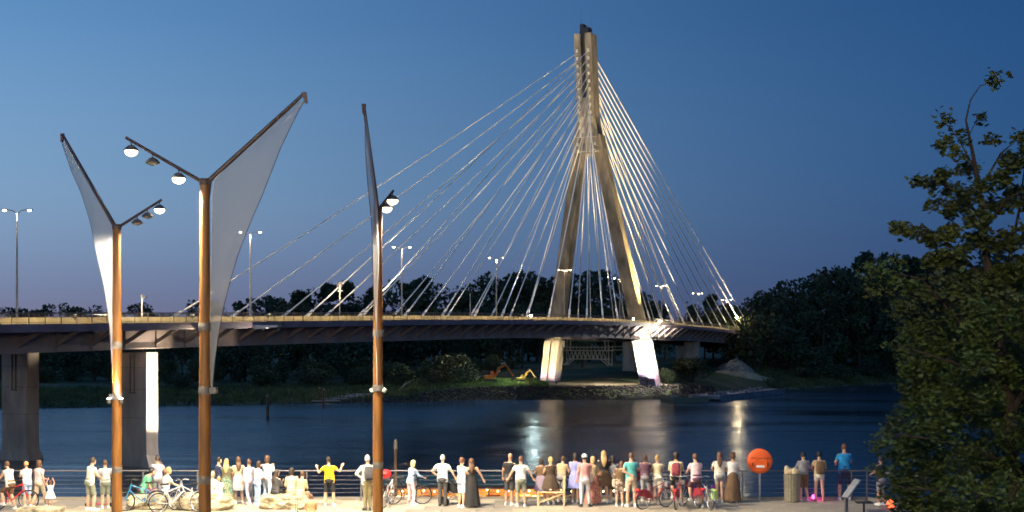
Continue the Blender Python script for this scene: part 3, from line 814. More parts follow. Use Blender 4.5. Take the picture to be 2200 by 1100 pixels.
# ---------------------------------------------------------------- river things
woodm=mat('old_timber',(.16,.10,.055),.9,noise=.25,scale=3,bump=.4,stretch=(1,1,.2))
def pile(xp,ytop,ybase,D,r,label,rust=False):
    p=px(xp,ybase,D); zt_=6-(ytop-715)*D/F
    o=empty('mooring_pile',(p.x,D,WZ-.6),0,label,'pile'); m=MB(); m.tube([(0,0,0),(.02,0,(zt_-WZ+.6)*.5),(0,0,zt_-WZ+.6)],[r,r*.96,r*.9],10)
    m.build('post',woodm if not rust else mat('rusty_pile_steel',(.16,.045,.03),.85,noise=.3,scale=4),o,smooth=True)
    m=MB(); m.lathe([(r*1.12,-.05),(r*1.12,.25),(r*.4,.4)],10,Matrix.Translation((0,0,zt_-WZ+.6))); m.build('cap',railm,o)
    return o
pile(575,852,893,252,.30,'thick timber mooring pile standing in the river before the left bank')
pile(695,838,870,289,.24,'red brown steel pile at the lower corner of the stone slipway',True)
pile(686,835,858,300,.16,'thin red brown pile behind the slipway corner pile',True)
# slipway of stone slabs
slm=mat('slipway_slab',(.20,.18,.165),.9,noise=.15,scale=.5,bump=.3)
slip=empty('slipway',(-43,296,ground_z(-43,296)),0,'pale stone slab slipway running down to the water on the left bank','slipway')
for i in range(6):
    for j in range(2):
        x=-45+i*1.5+j*2.2; y=293+i*3.6+j*1.0; z=ground_z(x,y)+.22+.05*i
        m=MB(); m.box((0,0,0),(3.9,2.5,.25)); m.build('slab',slm,slip,loc=(x+43,y-296,z-slip.location.z),rot=(.04*j,0,.35),bevel=.04)
for (x0,y0,x1,y1,D) in ((857,832,890,814,326),(862,832,874,818,327)):
    a=px(x0,y0,D); b=px(x1,y1,D); a.z=min(a.z,ground_z(a.x,a.y)+.1)
    m=MB(); m.tube([a,a.lerp(b,.5)+Vector((0,0,.2)),b],[.16,.12,.05],7); tag(m.build('driftwood_log',mat('bleached_wood',(.32,.27,.19),.9),smooth=True),'bleached driftwood trunk leaning on the left bank, '+('the longer one' if x1==890 else 'the shorter one behind it'),'driftwood')
# excavators
def excavator(loc,rz,col,label,sc=1.0):
    r=empty('excavator',loc,rz,label,'excavator'); r.scale=(sc,sc,sc)
    body=mat(col+'_machine_paint',{'orange':(.62,.16,.02),'yellow':(.30,.22,.05)}[col],.45,noise=.1); dk=mat('machine_dark',(.03,.03,.03),.6); gl=mat('cab_glass',(.03,.04,.05),.1)
    for sg in (-1,1):
        m=MB(); m.loft([[Vector((x,sg*1.1+w,z)) for x,z in ((-1.7,.45),(-1.4,.05),(1.4,.05),(1.7,.45),(1.4,.85),(-1.4,.85))] for w in (-.28,.28)]); m.build('track',dk,r)
    m=MB(); m.loft([[Vector((x,w,z)) for x,z in ((-1.9,1.0),(1.2,1.0),(1.2,1.6),(.2,1.9),(-1.7,1.9),(-1.95,1.6))] for w in (-1.25,1.25)]); m.build('house',body,r,bevel=.08)
    m=MB(); m.loft([[Vector((x,w,z)) for x,z in ((.1,1.3),(1.25,1.3),(1.2,2.1),(.9,2.9),(.1,2.9))] for w in (.35,1.25)]); c=m.build('cab',body,r)
    m=MB(); m.box((.65,1.27,2.4),(.7,.04,.75)); m.box((1.15,.8,2.3),(.06,.7,.8),Matrix.Rotation(-.2,3,'Y')); m.build('window',gl,c)
    m=MB(); m.loft([[Vector((x,w,z)) for x,z in ((1.0,1.5),(1.9,3.9),(3.9,4.9),(4.1,4.5),(2.5,3.6),(1.5,1.4))] for w in (-.35,-.0)]); m.build('boom',body,r)
    m=MB(); m.loft([[Vector((x,w,z)) for x,z in ((3.7,5.1),(4.2,4.8),(6.3,1.8),(5.9,1.5))] for w in (-.3,-.05)]); m.build('dipper_arm',body,r)
    m=MB(); m.loft([[Vector((x,w,z)) for x,z in ((5.9,1.8),(6.4,1.8),(6.5,1.0),(5.9,.4),(5.2,.7),(5.6,1.0))] for w in (-.6,.3)]); m.build('bucket',dk,r)
    m=MB(); m.tube([(1.4,-.17,1.9),(2.6,-.17,3.2)],.09,6); m.build('hydraulic_ram',mat('chrome_rod',(.6,.6,.6),.3,metal=.8),r); m=MB(); m.tube([(2.8,-.17,4.9),(4.0,-.17,5.3)],.08,6); m.build('hydraulic_ram',MATS['chrome_rod'],r)
    return r
p=px(1054,812,331); excavator((p.x,331,ground_z(p.x,331)),R(8),'orange','orange excavator with its arm raised on the lit grass left of the pylon foot',.95)
p=px(1120,812,334); excavator((p.x,334,ground_z(p.x,334)),R(20),'yellow','small yellow excavator parked close to the left pylon foot',.62)
# barge moored at right, pontoon joined to it
hullm=mat('barge_hull',(.16,.17,.20),.6,noise=.2,scale=.6); deckm=mat('barge_deck',(.26,.22,.21),.7,noise=.2,scale=.8); rustm=mat('rust_plate',(.14,.08,.05),.8,noise=.3,scale=1)
def barge(a,b,w,h,name,label,m1,m2,seed,junk):
    a=Vector((a.x,a.y,WZ)); b=Vector((b.x,b.y,WZ)); c=(a+b)/2; d=b-a; L=d.length
    r=empty(name,c,math.atan2(d.y,d.x),label,'barge')
    m=MB(); m.loft([[Vector((x*L/2*k,y*w/2,z)) for x,y in ((-1,-1),(1,-1),(1,1),(-1,1))] for z,k in ((-.5,.93),(h*.5,1),(h,1))]); m.build('hull',m1,r)
    m=MB(); m.box((0,0,h+.03),(L*.98,w*.96,.05)); m.build('deck',m2,r)
    m=MB()
    for sg in (-1,1): m.box((0,sg*w/2,h+.12),(L,.12,.2))
    m.build('rubbing_strake',m1,r)
    rr=random.Random(seed)
    for k in range(junk):
        m=MB(); s_=rr.uniform(.3,1.1); m.box((0,0,s_*.3),(s_*1.5,s_,s_*.6))
        if k%3==0: m.tube([(0,0,0),(.1,0,s_*1.5)],.07,6)
        o=m.build('deck_gear',[rustm,hullm,deckm][k%3],r,loc=(rr.uniform(-.45,.45)*L,rr.uniform(-.35,.35)*w,h+.06),rot=(0,0,rr.uniform(0,3)))
    return r
barge(px(1432,862,300),px(1508,862,303),7,1.1,'pontoon','low greenish pontoon moored at the bank left of the white edged barge',mat('pontoon_hull',(.12,.13,.09),.7),rustm,3,5)
barge(px(1512,866,306),px(1655,846,345),8,1.2,'barge','long low barge with pale deck edge and gear piled towards its right end',hullm,deckm,4,22)
m=MB(); a=px(1500,850,312); tag(m.build('mooring_post',rustm) if False else pile(1503,832,858,314,.2,'pair of dark posts beside the moored pontoon'),None,None)

# ---------------------------------------------------------------- floating bar just behind the promenade
bar=empty('floating_bar',(px(1000,1070,116).x,116,WZ),0,'long low floating bar strung with orange light below the promenade railing','bar')
bl=17.5
bx0=-17.0
dk=mat('bar_deck',(.18,.10,.06),.8); gr_=mat('green_canopy',(.16,.22,.13),.7); rd_=mat('red_fascia',(.30,.04,.03),.6); amb=mat('amber_counter',(.62,.30,.08),.6,noise=.25,scale=1.2)
m=MB(); m.box((0,0,.35),(bl,5,.9)); m.build('pontoon_hull',hullm,bar)
m=MB(); m.box((0,0,.85),(bl-.2,4.9,.1)); m.build('deck',dk,bar)
m=MB(); m.box((0,1.9,1.7),(bl-.6,.15,1.6)); m.build('back_wall',amb,bar)
m=MB(); m.loft([[Vector((x,-2.3,2.55)),Vector((x,-2.3,2.68)),Vector((x,2.2,3.25)),Vector((x,2.2,3.1))] for x in (-bl/2,bl/2)]); m.build('canopy',gr_,bar)
m=MB(); m.box((0,-2.36,2.5),(bl,.07,.22)); m.build('fascia',rd_,bar)
for k in range(9):
    m=MB(); m.box((-bl/2+.3+k*(bl-.6)/8,-2.1,1.7),(.14,.14,1.7)); m.build('post',mat('dark_post',(.05,.035,.03),.7),bar)
bulb=mat('bar_bulb',(1,.8,.5),.4,emit=(1,.66,.32),estr=9)
for k in range(26):
    m=MB(); m.lathe([(.02,-.09),(.09,0),(.02,.09)],8,Matrix.Translation((-bl/2+.6+k*.92,-2.2,2.25+.08*math.sin(k*1.9)))); m.build('bulb',bulb,bar)
rr=random.Random(3)
for k in range(12):
    x=-bl/2+1.2+k*2; m=MB(); m.box((x,-1.2+rr.uniform(-.3,.8),1.25),(rr.uniform(.9,1.6),.6,.75)); m.build('counter',[amb,mat('white_counter',(.7,.66,.6),.5),rd_][k%3 if k%4 else 0],bar,bevel=.03)
    m=MB(); m.lathe([(.2,0),(.06,.1),(.05,.7),(.28,.74),(.28,.78)],10,Matrix.Translation((x+1,-.7,.9))); m.build('bar_table',mat('pale_wood',(.5,.38,.22),.6),bar)
for k in range(3): light('POINT','bar_light',(bar.location.x-5.6+k*5.6,115.2,WZ+2.2),560,(1,.62,.28),rad=.3)

# ---------------------------------------------------------------- promenade
plm=mat('promenade_bed',(.20,.17,.13),.9,noise=.1,scale=1)
g=grid_obj('promenade',[-120,-60,-26,0,12.6,12.61],[-40,0,20,43,46.9],lambda x,y:(x,y,-.03),plm)
# right hand part, its edge bends toward the camera beyond the blue shirted visitor
v=[(12.6,-40,-.03),(60,-40,-.03),(60,30,-.03),(15.4,43.0,-.03),(12.6,46.9,-.03)]
m=MB(); m.add(v,[(0,1,2,3,4)]); tag(m.build('promenade_corner',plm),kind='structure')
wallm=mat('quay_concrete',(.24,.22,.19),.9,noise=.15,scale=.5,bump=.3)
m=MB(); m.box((-53.7,46.96,-5.2),(132.6,.12,10.6)); q=m.build('quay_wall',wallm); tag(q,'tall concrete quay wall dropping from the promenade edge to the river','wall')
m=MB(); m.beam((12.65,46.98,-5.2),(15.45,43.08,-5.2),.12,10.6); m.beam((15.4,43.05,-5.2),(60,30.05,-5.2),.12,10.6); m.build('return_wall',wallm,q)
slabs=[mat('paving_granite_%d'%i,c,.75,noise=.08,scale=3,bump=.12,bscale=30) for i,c in enumerate(((.36,.31,.235),(.33,.285,.22),(.30,.265,.205),(.21,.19,.16)))]
sm=[]
for mt in slabs:
    k=MB(); k.box((0,0,0),(1.19,.79,.06)); me=k.mesh('paving_slab'); me.materials.append(mt)
    bm=bmesh.new(); bm.from_mesh(me); bmesh.ops.bevel(bm,geom=bm.edges,offset=.008,segments=1,affect='EDGES'); bm.to_mesh(me); bm.free(); sm.append(me)
rr=random.Random(2)
yy=46.5; row=0
small=MB()
while yy>40.5:
    for k in range(-17,14):
        x=k*1.2+(.6 if row%2 else 0)
        if x>12.6-(46.9-yy)*-.72+ .2: continue
        dark = (k+int((46.9-yy)*1.3))%13<3
        inst(sm[3 if dark else rr.choice((0,0,1,1,2))],'paving_slab',g,(x,yy,-.03+rr.uniform(-.002,.003)+.0))
    yy-=.8; row+=1
# coping of long stones at the very edge
cm=mat('edge_coping_stone',(.30,.27,.22),.7,noise=.1,scale=2,bump=.1)
cmb=MB(); cmb.box((0,0,0),(1.99,.36,.16)); cme=cmb.mesh('coping_stone'); cme.materials.append(cm)
for k in range(20): inst(cme,'coping_stone',g,(-25.4+k*2.0-.0,47.05,-.04))
# railing with wires
stm=mat('railing_steel',(.13,.13,.14),.5,metal=.2,noise=.05)
rail=empty('promenade_railing',(0,46.75,0),0,'slim steel railing with a round handrail and thin wires along the promenade edge','railing')
def railpts(z): return [(-60,0,z),(12.7,0,z),(15.3,-3.65,z),(30,-8.0,z)]
m=MB(); m.tube(railpts(1.06),.028,8); m.build('handrail',stm,rail,smooth=True)
for i in range(6):
    m=MB(); m.tube(railpts(.13+.15*i),.008,5); m.build('wire',stm,rail)
k=MB(); k.box((0,0,.52),(.05,.014,1.05)); k.box((0,0,.008),(.14,.12,.016)); pme=k.mesh('railing_post'); pme.materials.append(stm)
for i in range(38): inst(pme,'railing_post',rail,(-60.0+i*1.95,0,0))
for t in (0,.5,1): inst(pme,'railing_post',rail,(12.7+2.6*t,-3.65*t,0))
for t in (.15,.3,.45,.6,.75,.9): inst(pme,'railing_post',rail,(15.3+14.7*t,-3.65-4.35*t,0))
# dark post in the water behind the railing
o=pile(850,962,1075,60,.085,'slim dark mooring pile rising behind the railing right of the rightmost sail mast')

# ---------------------------------------------------------------- sail masts
mastm=mat('corten_pole',(.165,.066,.009),.5,noise=.22,scale=3,bump=.12,stretch=(3,3,.3))
darkm=mat('dark_boom_steel',(.05,.03,.028),.5,noise=.1)
bandm=mat('mast_band_steel',(.13,.12,.11),.5,metal=.3)
def sail_mat():
    m=bpy.data.materials.new('sail_mesh_cloth'); m.use_nodes=True; n=m.node_tree.nodes; l=m.node_tree.links; n.clear()
    o=n.new('ShaderNodeOutputMaterial'); d=n.new('ShaderNodeBsdfDiffuse'); d.inputs[0].default_value=(.20,.21,.22,1)
    t=n.new('ShaderNodeBsdfTranslucent'); t.inputs[0].default_value=(.20,.21,.225,1)
    x=n.new('ShaderNodeBsdfTransparent'); a=n.new('ShaderNodeAddShader'); mx_=n.new('ShaderNodeMixShader')
    l.new(d.outputs[0],a.inputs[0]); l.new(t.outputs[0],a.inputs[1]); mx_.inputs[0].default_value=.66
    tc_=n.new('ShaderNodeTexCoord'); nz=n.new('ShaderNodeTexNoise'); nz.inputs['Scale'].default_value=1.2
    l.new(tc_.outputs['Object'],nz.inputs['Vector']); bp=n.new('ShaderNodeBump'); bp.inputs['Strength'].default_value=.35; bp.inputs['Distance'].default_value=.2
    l.new(nz.outputs[0],bp.inputs['Height']); l.new(bp.outputs[0],d.inputs['Normal'])
    l.new(x.outputs[0],mx_.inputs[1]); l.new(a.outputs[0],mx_.inputs[2]); l.new(mx_.outputs[0],o.inputs[0]); return m
sailm=sail_mat()
lit_l=mat('lamp_lens_lit',(1,.9,.7),.3,emit=(1,.82,.52),estr=9)
off_l=mat('lamp_lens_dark',(.25,.25,.25),.2); head_m=mat('lamp_shade',(.09,.085,.08),.4,metal=.3)
# sail outline in metres, fork at (0,0): (height, inner offset, outer offset)
SAIL=[(2.16,2.50,2.66),(1.9,2.22,2.52),(1.45,1.75,2.30),(.9,1.15,2.04),(.45,.62,1.86),(.05,.26,1.70),(-.4,.20,1.52),(-.9,.19,1.30),(-1.4,.17,1.10),(-2.0,.16,.88),(-2.7,.15,.68),(-3.4,.145,.50),(-4.1,.14,.37),(-4.8,.14,.27),(-5.55,.15,.20)]
def sail_mast(xp,yfork,D,az_s,hs,zs,az_l,ll,lz,lits,label,uplit=False,rad=.15,lscale=1):
    p=px(xp,yfork,D); H=p.z
    r=empty('sail_mast',(p.x,D,0),0,label,'light mast','tall sail masts on the promenade')
    m=MB(); m.tube([(0,0,0),(0,0,2),(0,0,H*.6),(0,0,H)],[rad*1.12,rad*1.08,rad*.98,rad*.86],20); m.build('pole',mastm,r,smooth=True)
    m=MB(); m.lathe([(rad*2,0),(rad*2,.05),(rad*1.3,.08)],20); m.build('base_plate',bandm,r)
    for z in (H-3.9,H-5.6,H-8.0):
        m=MB(); m.lathe([(rad*1.07,-.11),(rad*1.1,-.1),(rad*1.1,.1),(rad*1.07,.11)],20,Matrix.Translation((0,0,z))); m.build('band',bandm,r,smooth=True)
    m=MB(); m.lathe([(rad*.95,-.1),(rad*1.05,0),(rad*.9,.08)],16,Matrix.Translation((0,0,H))); m.build('fork_collar',darkm,r)
    ds=Vector((math.cos(az_s),math.sin(az_s),0)); dl=Vector((math.cos(az_l),math.sin(az_l),0))
    tip=ds*2.66*hs+Vector((0,0,H+2.36*zs))
    m=MB(); m.tube([ds*.05+Vector((0,0,H-.45)),ds*.14+Vector((0,0,H+.05)),tip],[.085,.07,.045],10); m.build('sail_boom',darkm,r,smooth=True)
    m=MB(); m.loft([[tip+Vector(q)*1 for q in ((-.06,-.05,.03),(.06,-.05,.03),(.06,.05,.03),(-.06,.05,.03))],[tip+ds*.05+Vector(q) for q in ((-.03,-.04,-.26),(.05,-.04,-.26),(.05,.04,-.26),(-.03,.04,-.26))]]); m.build('boom_end_cap',mat('boom_cap_paint',(.05,.012,.010),.5),r)
    # cloth, bellied a little to one side
    nrm=Vector((-ds.y,ds.x,0)); m=MB(); vs=[]; nn=7
    for i,(h,a,b) in enumerate(SAIL):
        for k in range(nn):
            t=k/(nn-1); q=a+(b-a)*t; bel=.10*math.sin(PI*t)*(b-a)+.03*math.sin(i*.9+t*2)
            zz=H+(h*zs if h>0 else h)
            vs.append(ds*q*hs*(1 if hs<1.1 else .70+.30*max(0,min(1,h/1.6)))+nrm*bel+Vector((0,0,zz)))
    fs=[(i*nn+k,i*nn+k+1,(i+1)*nn+k+1,(i+1)*nn+k) for i in range(len(SAIL)-1) for k in range(nn-1)]
    m.add(vs,fs); m.build('sail',sailm,r,smooth=True,fix=False)
    m=MB(); m.tube([vs[i*nn+nn-1] for i in range(len(SAIL))],.010,5); m.build('sail_edge_cord',darkm,r)
    m=MB(); m.tube([vs[i*nn] for i in range(len(SAIL))],.009,5); m.build('sail_edge_cord',mat('pale_cord',(.5,.48,.45),.6),r)
    bz=H-5.6
    m=MB(); m.box(ds*.22+Vector((0,0,bz)),(.22,.16,.16)); m.tube([ds*.1+Vector((0,0,bz-.05)),ds*.34+Vector((0,0,bz-.05))],.03,6); m.build('sail_bracket',bandm,r)
    # lamp arm and three heads
    tl=dl*ll+Vector((0,0,H+lz)); a0=Vector((0,0,H-.05))
    m=MB(); m.tube([a0,tl],[.05,.04],8); m.build('lamp_arm',darkm,r,smooth=True)
    for t,lit in lits:
        q=a0.lerp(tl,t)+Vector((0,0,-.22)); hd=empty('x') if False else None
        M_=Matrix.Translation(q)
        m=MB(); m.lathe([(.19*lscale,-.05),(.20*lscale,-.03),(.15*lscale,.03),(.08,.09),(.05,.10)],16,M_); h=m.build('lamp_head',head_m,r,smooth=True)
        m=MB(); m.tube([q+Vector((0,0,.09)),a0.lerp(tl,t)],.02,6); m.build('stem',darkm,h)
        m=MB(); m.lathe(([(.03,-.20),(.11,-.17),(.165,-.11),(.17*lscale,-.05)] if lit else [(.03,-.115),(.12*lscale,-.09),(.165*lscale,-.052)]),16,M_); m.build('lens',lit_l if lit else off_l,h,smooth=True)
        if lit: light('SPOT','mast_lamp_light',Vector((p.x,D,0))+q-Vector((0,0,.26)),lit*3.4,(1,.84,.60),Vector((p.x,D,0))+q-Vector((0,-.9,8)),150,.5,.1)
    return r,H
r,H=sail_mast(440,390,35,0,1,1,PI,2.12,1.18,[(.33,2600),(.66,0),(.93,1800)],'tall orange brown sail mast in the middle, nearest, grey sail to the right')
sail_mast(251,487,43,PI*.78,1.22,1.42,R(25),1.45,.95,[(.95,1800),(.68,0),(.45,0)],'left orange brown sail mast with its grey sail leaning up to the left')
sail_mast(812,448,40.7,R(267),1.0,1.17,R(52),.70,.62,[(.95,1600),(.55,2200)],'right orange brown sail mast with its sail seen nearly edge on')
# uplights clamped to the left mast under its sail
hm=px(250,860,43)
for sg in (-1,1):
    o=empty('sail_uplight',(hm.x+sg*.20,42.85,hm.z),0,'small glaring white uplight clamped to the left sail mast, '+('left one' if sg<0 else 'right one'),'spotlight')
    m=MB(); m.lathe([(.05,-.10),(.07,-.06),(.07,.06)],12); m.build('housing',head_m,o)
    m=MB(); m.lathe([(.062,.061),(.055,.075),(.01,.08)],12); m.build('lens',mat('uplight_lens',(1,1,1),.3,emit=(.93,.90,1),estr=45),o)
    light('SPOT','uplight_beam',(hm.x+sg*.16-.05,42.80,hm.z+.12),2600,(1,.93,.86),(hm.x-.22,43.02,hm.z+1.5),34,1.0,.04)
# small unlit uplights on the right mast
hm=px(813,838,40.7)
for sg in (-1,1):
    o=empty('sail_spotlight',(hm.x+sg*.20,40.6,hm.z),0,'small pale spotlight clamped to the right sail mast, '+('left one' if sg<0 else 'right one'),'spotlight')
    m=MB(); m.lathe([(.04,-.07),(.06,-.04),(.06,.06),(.02,.065)],12,Matrix.Rotation(.5*sg,4,'Y')); m.build('housing',mat('pale_housing',(.6,.6,.6),.4),o)
    m=MB(); m.tube([(0,0,0),(-sg*.14,0,-.06)],.014,6); m.build('clamp',bandm,o)
# two assumed lamp masts, unseen, added behind the camera to light the people
def added_mast(x,y,pw,col):
    r=empty('added_lamp_mast',(x,y,0),0,'plain assumed lamp mast added behind the viewpoint, '+('the left one' if x<-10 else 'the right one'),'light mast')
    m=MB(); m.tube([(0,0,0),(0,0,15)],[.17,.12],12); m.build('pole',mastm,r)
    m=MB(); m.lathe([(.30,0),(.1,.15)],12,Matrix.Translation((0,.3,15))); m.build('lamp_head',head_m,r)
    light('SPOT','added_mast_light',(x,y+.3,14.8),pw,col,(x,y+50,0),58,.7,.2)
added_mast(-18,-4,34000,(1,.82,.54)); added_mast(-2,-9,22000,(1,.82,.54))

# ---------------------------------------------------------------- people
SK=[mat('skin_%d'%i,c,.55,noise=.04,scale=6) for i,c in enumerate(((.56,.34,.23),(.48,.28,.18),(.62,.40,.29)))]
def cloth(name,c,n=.10): return mat('cloth_'+name,c,.85,noise=n,scale=9,bump=.25,bscale=14)
C_={k:cloth(k,v) for k,v in dict(white=(.78,.76,.74),offwhite=(.66,.63,.55),cream=(.74,.66,.44),yellow=(.80,.50,.01),black=(.018,.018,.02),charcoal=(.06,.06,.065),grey=(.28,.28,.30),lightgrey=(.48,.48,.52),greygreen=(.20,.22,.17),khaki=(.24,.20,.10),navy=(.025,.035,.09),blue=(.02,.30,.62),lightblue=(.33,.45,.66),paleblue=(.55,.62,.75),lilac=(.26,.28,.62),teal=(.10,.44,.44),green=(.12,.42,.24),limegreen=(.34,.50,.12),forest=(.04,.14,.10),coral=(.85,.25,.12),red=(.50,.05,.05),maroon=(.25,.05,.07),brown=(.15,.09,.05),olive=(.13,.12,.07),tan=(.46,.34,.20),beige=(.52,.42,.30),pink=(.74,.52,.55),lilacgrey=(.40,.38,.48),darkbrown=(.07,.045,.03),purple=(.30,.05,.35),plum=(.12,.06,.09)).items()}
def pattern(name,a,b,kind,scale):
    m=bpy.data.materials.new(name); m.use_nodes=True; n=m.node_tree.nodes; l=m.node_tree.links; p=n['Principled BSDF']; p.inputs['Roughness'].default_value=.85
    t=n.new('ShaderNodeTexCoord'); x=n.new('ShaderNodeMixRGB')
    if kind=='check':
        w=n.new('ShaderNodeTexChecker'); w.inputs['Scale'].default_value=scale; w.inputs[1].default_value=(*a,1); w.inputs[2].default_value=(*b,1)
        l.new(t.outputs['Object'],w.inputs['Vector']); l.new(w.outputs[0],p.inputs['Base Color']); return m
    if kind=='stripe': w=n.new('ShaderNodeTexWave'); w.bands_direction='Z'; w.inputs['Scale'].default_value=scale
    else: w=n.new('ShaderNodeTexNoise'); w.inputs['Scale'].default_value=scale
    cr_=n.new('ShaderNodeValToRGB'); cr_.color_ramp.interpolation='CONSTANT'; cr_.color_ramp.elements[1].position=.5
    cr_.color_ramp.elements[0].color=(*a,1); cr_.color_ramp.elements[1].color=(*b,1)
    l.new(t.outputs['Object'],w.inputs['Vector']); l.new(w.outputs[0],cr_.inputs[0]); l.new(cr_.outputs[0],p.inputs['Base Color']); return m
C_['plaid']=pattern('cloth_plaid',(.55,.36,.34),(.42,.14,.15),'check',26)
C_['greyplaid']=pattern('cloth_grey_plaid',(.40,.34,.42),(.22,.16,.24),'check',24)
C_['floral']=pattern('cloth_floral',(.16,.10,.08),(.50,.42,.34),'noise',22)
C_['redfloral']=pattern('cloth_red_floral',(.34,.07,.07),(.46,.26,.18),'noise',20)
C_['greenfloral']=pattern('cloth_green_floral',(.06,.16,.12),(.28,.28,.18),'noise',18)
C_['stripes']=pattern('cloth_stripes',(.66,.60,.50),(.22,.16,.13),'stripe',9)
HAIR={k:mat('hair_'+k,v,.5,noise=.2,scale=20,stretch=(4,4,.6),bump=.3) for k,v in dict(black=(.012,.010,.010),dark=(.035,.022,.014),brown=(.09,.045,.02),auburn=(.13,.055,.028),blonde=(.48,.30,.12),lightblonde=(.60,.46,.25),grey=(.42,.40,.38)).items()}
SHOE={k:mat('shoe_'+k,v,.6) for k,v in dict(white=(.75,.75,.74),black=(.02,.02,.02),tan=(.35,.22,.12)).items()}
eyem=mat('eye_dark',(.02,.015,.012),.2)
V=Vector
def make_joints(pose):
    J={}
    arms=pose.get('arms',('down','down')); seat=pose.get('seat'); lean=pose.get('lean',0); legs=pose.get('legs','stand')
    J['pel']=V((0,0,.95)); J['spi']=V((0,.012,1.12)); J['che']=V((0,0,1.32)); J['nek']=V((0,-.012,1.475)); J['nk2']=V((0,.005,1.55)); J['hed']=V((0,.02,1.645))
    for s,sg in (('L',-1),('R',1)):
        J['sh'+s]=V((.172*sg,-.005,1.405))
        a=arms[0] if sg<0 else arms[1]
        E={'down':((.235,-.03,1.15),(.245,.035,.915)),'rail':((.25,.10,1.17),(.16,.33,1.10)),'phone':((.21,.12,1.19),(.06,.30,1.36)),'hip':((.37,-.06,1.19),(.20,.05,1.04)),
           'up':((.26,.06,1.62),(.17,.06,1.84)),'camera':((.30,.14,1.30),(.10,.22,1.50)),'out':((.42,.05,1.32),(.56,.16,1.38)),'back':((.27,-.09,1.17),(.05,-.15,1.05)),'hug':((.36,-.06,1.22),(.40,-.17,1.05)),
           'fwd':((.22,.22,1.20),(.17,.47,1.15)),'side':((.33,.02,1.18),(.43,.06,.98)),'lap':((.22,.10,1.17),(.12,.30,1.06)),'head':((.33,.1,1.55),(.12,.02,1.66)),'flex':((.38,.02,1.22),(.46,.12,1.40))}[a]
        J['el'+s]=V((E[0][0]*sg,E[0][1],E[0][2])); J['wr'+s]=V((E[1][0]*sg,E[1][1],E[1][2]))
        J['hp'+s]=V((.092*sg,0,.92))
        w=pose.get('stance',.10)
        J['kn'+s]=V((w*sg*1.0,.015,.50)); J['an'+s]=V((w*sg*1.15,-.015,.085)); J['to'+s]=V((w*sg*1.15+.03*sg,.15,.03))
        if legs=='contra' and sg>0: J['kn'+s]=V((.13,.09,.50)); J['an'+s]=V((.17,.02,.085)); J['to'+s]=V((.22,.17,.03))
        if legs=='walk': J['kn'+s]=V((w*sg,.10*sg+.06,.50)); J['an'+s]=V((w*sg,.24*sg-.02,.09)); J['to'+s]=V((w*sg,.24*sg+.14,.03))
    if lean:
        M=Matrix.Rotation(-lean,3,'X'); p=J['pel']
        for k in list(J):
            if k[:2] in('sp','ch','ne','nk','he','sh','el','wr'): J[k]=p+M@(J[k]-p)
    if pose.get('tilt'):
        M=Matrix.Rotation(pose['tilt'],3,'Y'); p=J['pel']
        for k in list(J):
            if k[:2] in('sp','ch','ne','nk','he','sh','el','wr'): J[k]=p+M@(J[k]-p)
    if seat is not None:
        dz=seat+.09-.95
        for k in J:
            if k[:2] in('pe','sp','ch','ne','nk','he','sh','el','wr','hp'): J[k]=J[k]+V((0,0,dz))
        for s,sg in (('L',-1),('R',1)):
            h=J['hp'+s]
            if legs=='bike':
                if sg>0: J['knR']=V((.13,.12,seat-.28)); J['anR']=V((.22,.02,.085)); J['toR']=V((.24,.18,.03))
                else: J['knL']=V((-.12,.30,seat-.20)); J['anL']=V((-.13,.20,seat-.60)); J['toL']=V((-.14,.34,seat-.64))
            elif legs=='low':  # seated on the ground, knees up
                J['kn'+s]=V((.13*sg,.34,.44)); J['an'+s]=V((.12*sg,.52,.09)); J['to'+s]=V((.13*sg,.68,.04))
            else:
                J['kn'+s]=V((.12*sg,.43,seat+.04)); J['an'+s]=V((.12*sg,.47,.085)); J['to'+s]=V((.13*sg,.63,.03))
    return J
def frame(d, up=V((0,1,0))):
    d=d.normalized(); x=up.cross(d)
    if x.length<.05: x=V((1,0,0)).cross(d)
    x.normalize(); return x, d.cross(x)
def seg(mb,a,b,ra,rb,n=10,fl=1.0,k=4,bul=0.0):
    d=b-a; x,y=frame(d); rings=[]
    for i in range(k+1):
        t=i/k; r=ra+(rb-ra)*t+bul*math.sin(PI*t); p=a+d*t
        rings.append([p+(x*math.cos(q)+y*math.sin(q)*fl)*r for q in (2*PI*j/n for j in range(n))])
    mb.loft(rings)
def ball(mb,c,r,n=10):
    prof=[(max(.001,math.sin(PI*i/8)*1.0),-math.cos(PI*i/8)) for i in range(9)]
    R3=r if hasattr(r,'__len__') else (r,r,r)
    mb.lathe(prof,n,Matrix.Translation(c)@Matrix.Diagonal((R3[0],R3[1],R3[2],1)))
def torso_rings(J,g=0.0,z0=0,hem=0.0,n=16,wst=1.0):
    """rings from hip to neck base following the spine"""
    L=[(J['pel']+V((0,0,-.07-hem)),.170+hem*.12,.120),(J['pel']+V((0,0,.02)),.172,.122),(J['pel'].lerp(J['spi'],.6),.150*wst,.108),(J['spi'].lerp(J['che'],.25),.142*wst,.103),(J['che'].lerp(J['spi'],.35),.160,.115),(J['che']+(J['nek']-J['che'])*.25,.172,.115),(J['che'].lerp(J['nek'],.62),.168,.098),(J['che'].lerp(J['nek'],.86),.115,.078),(J['nek'],.062,.060)]
    out=[]
    for i,(c,rx,ry) in enumerate(L):
        if i<z0: continue
        d=(J['nek']-J['pel']).normalized(); x,y=V((1,0,0)),d.cross(V((1,0,0)))
        if i==0 : y=V((0,1,0)); 
        else: y=-y if y.y<0 else y
        out.append([c+x*math.cos(q)*(rx+g)+y*math.sin(q)*(ry+g) for q in (2*PI*j/n for j in range(n))])
    return out
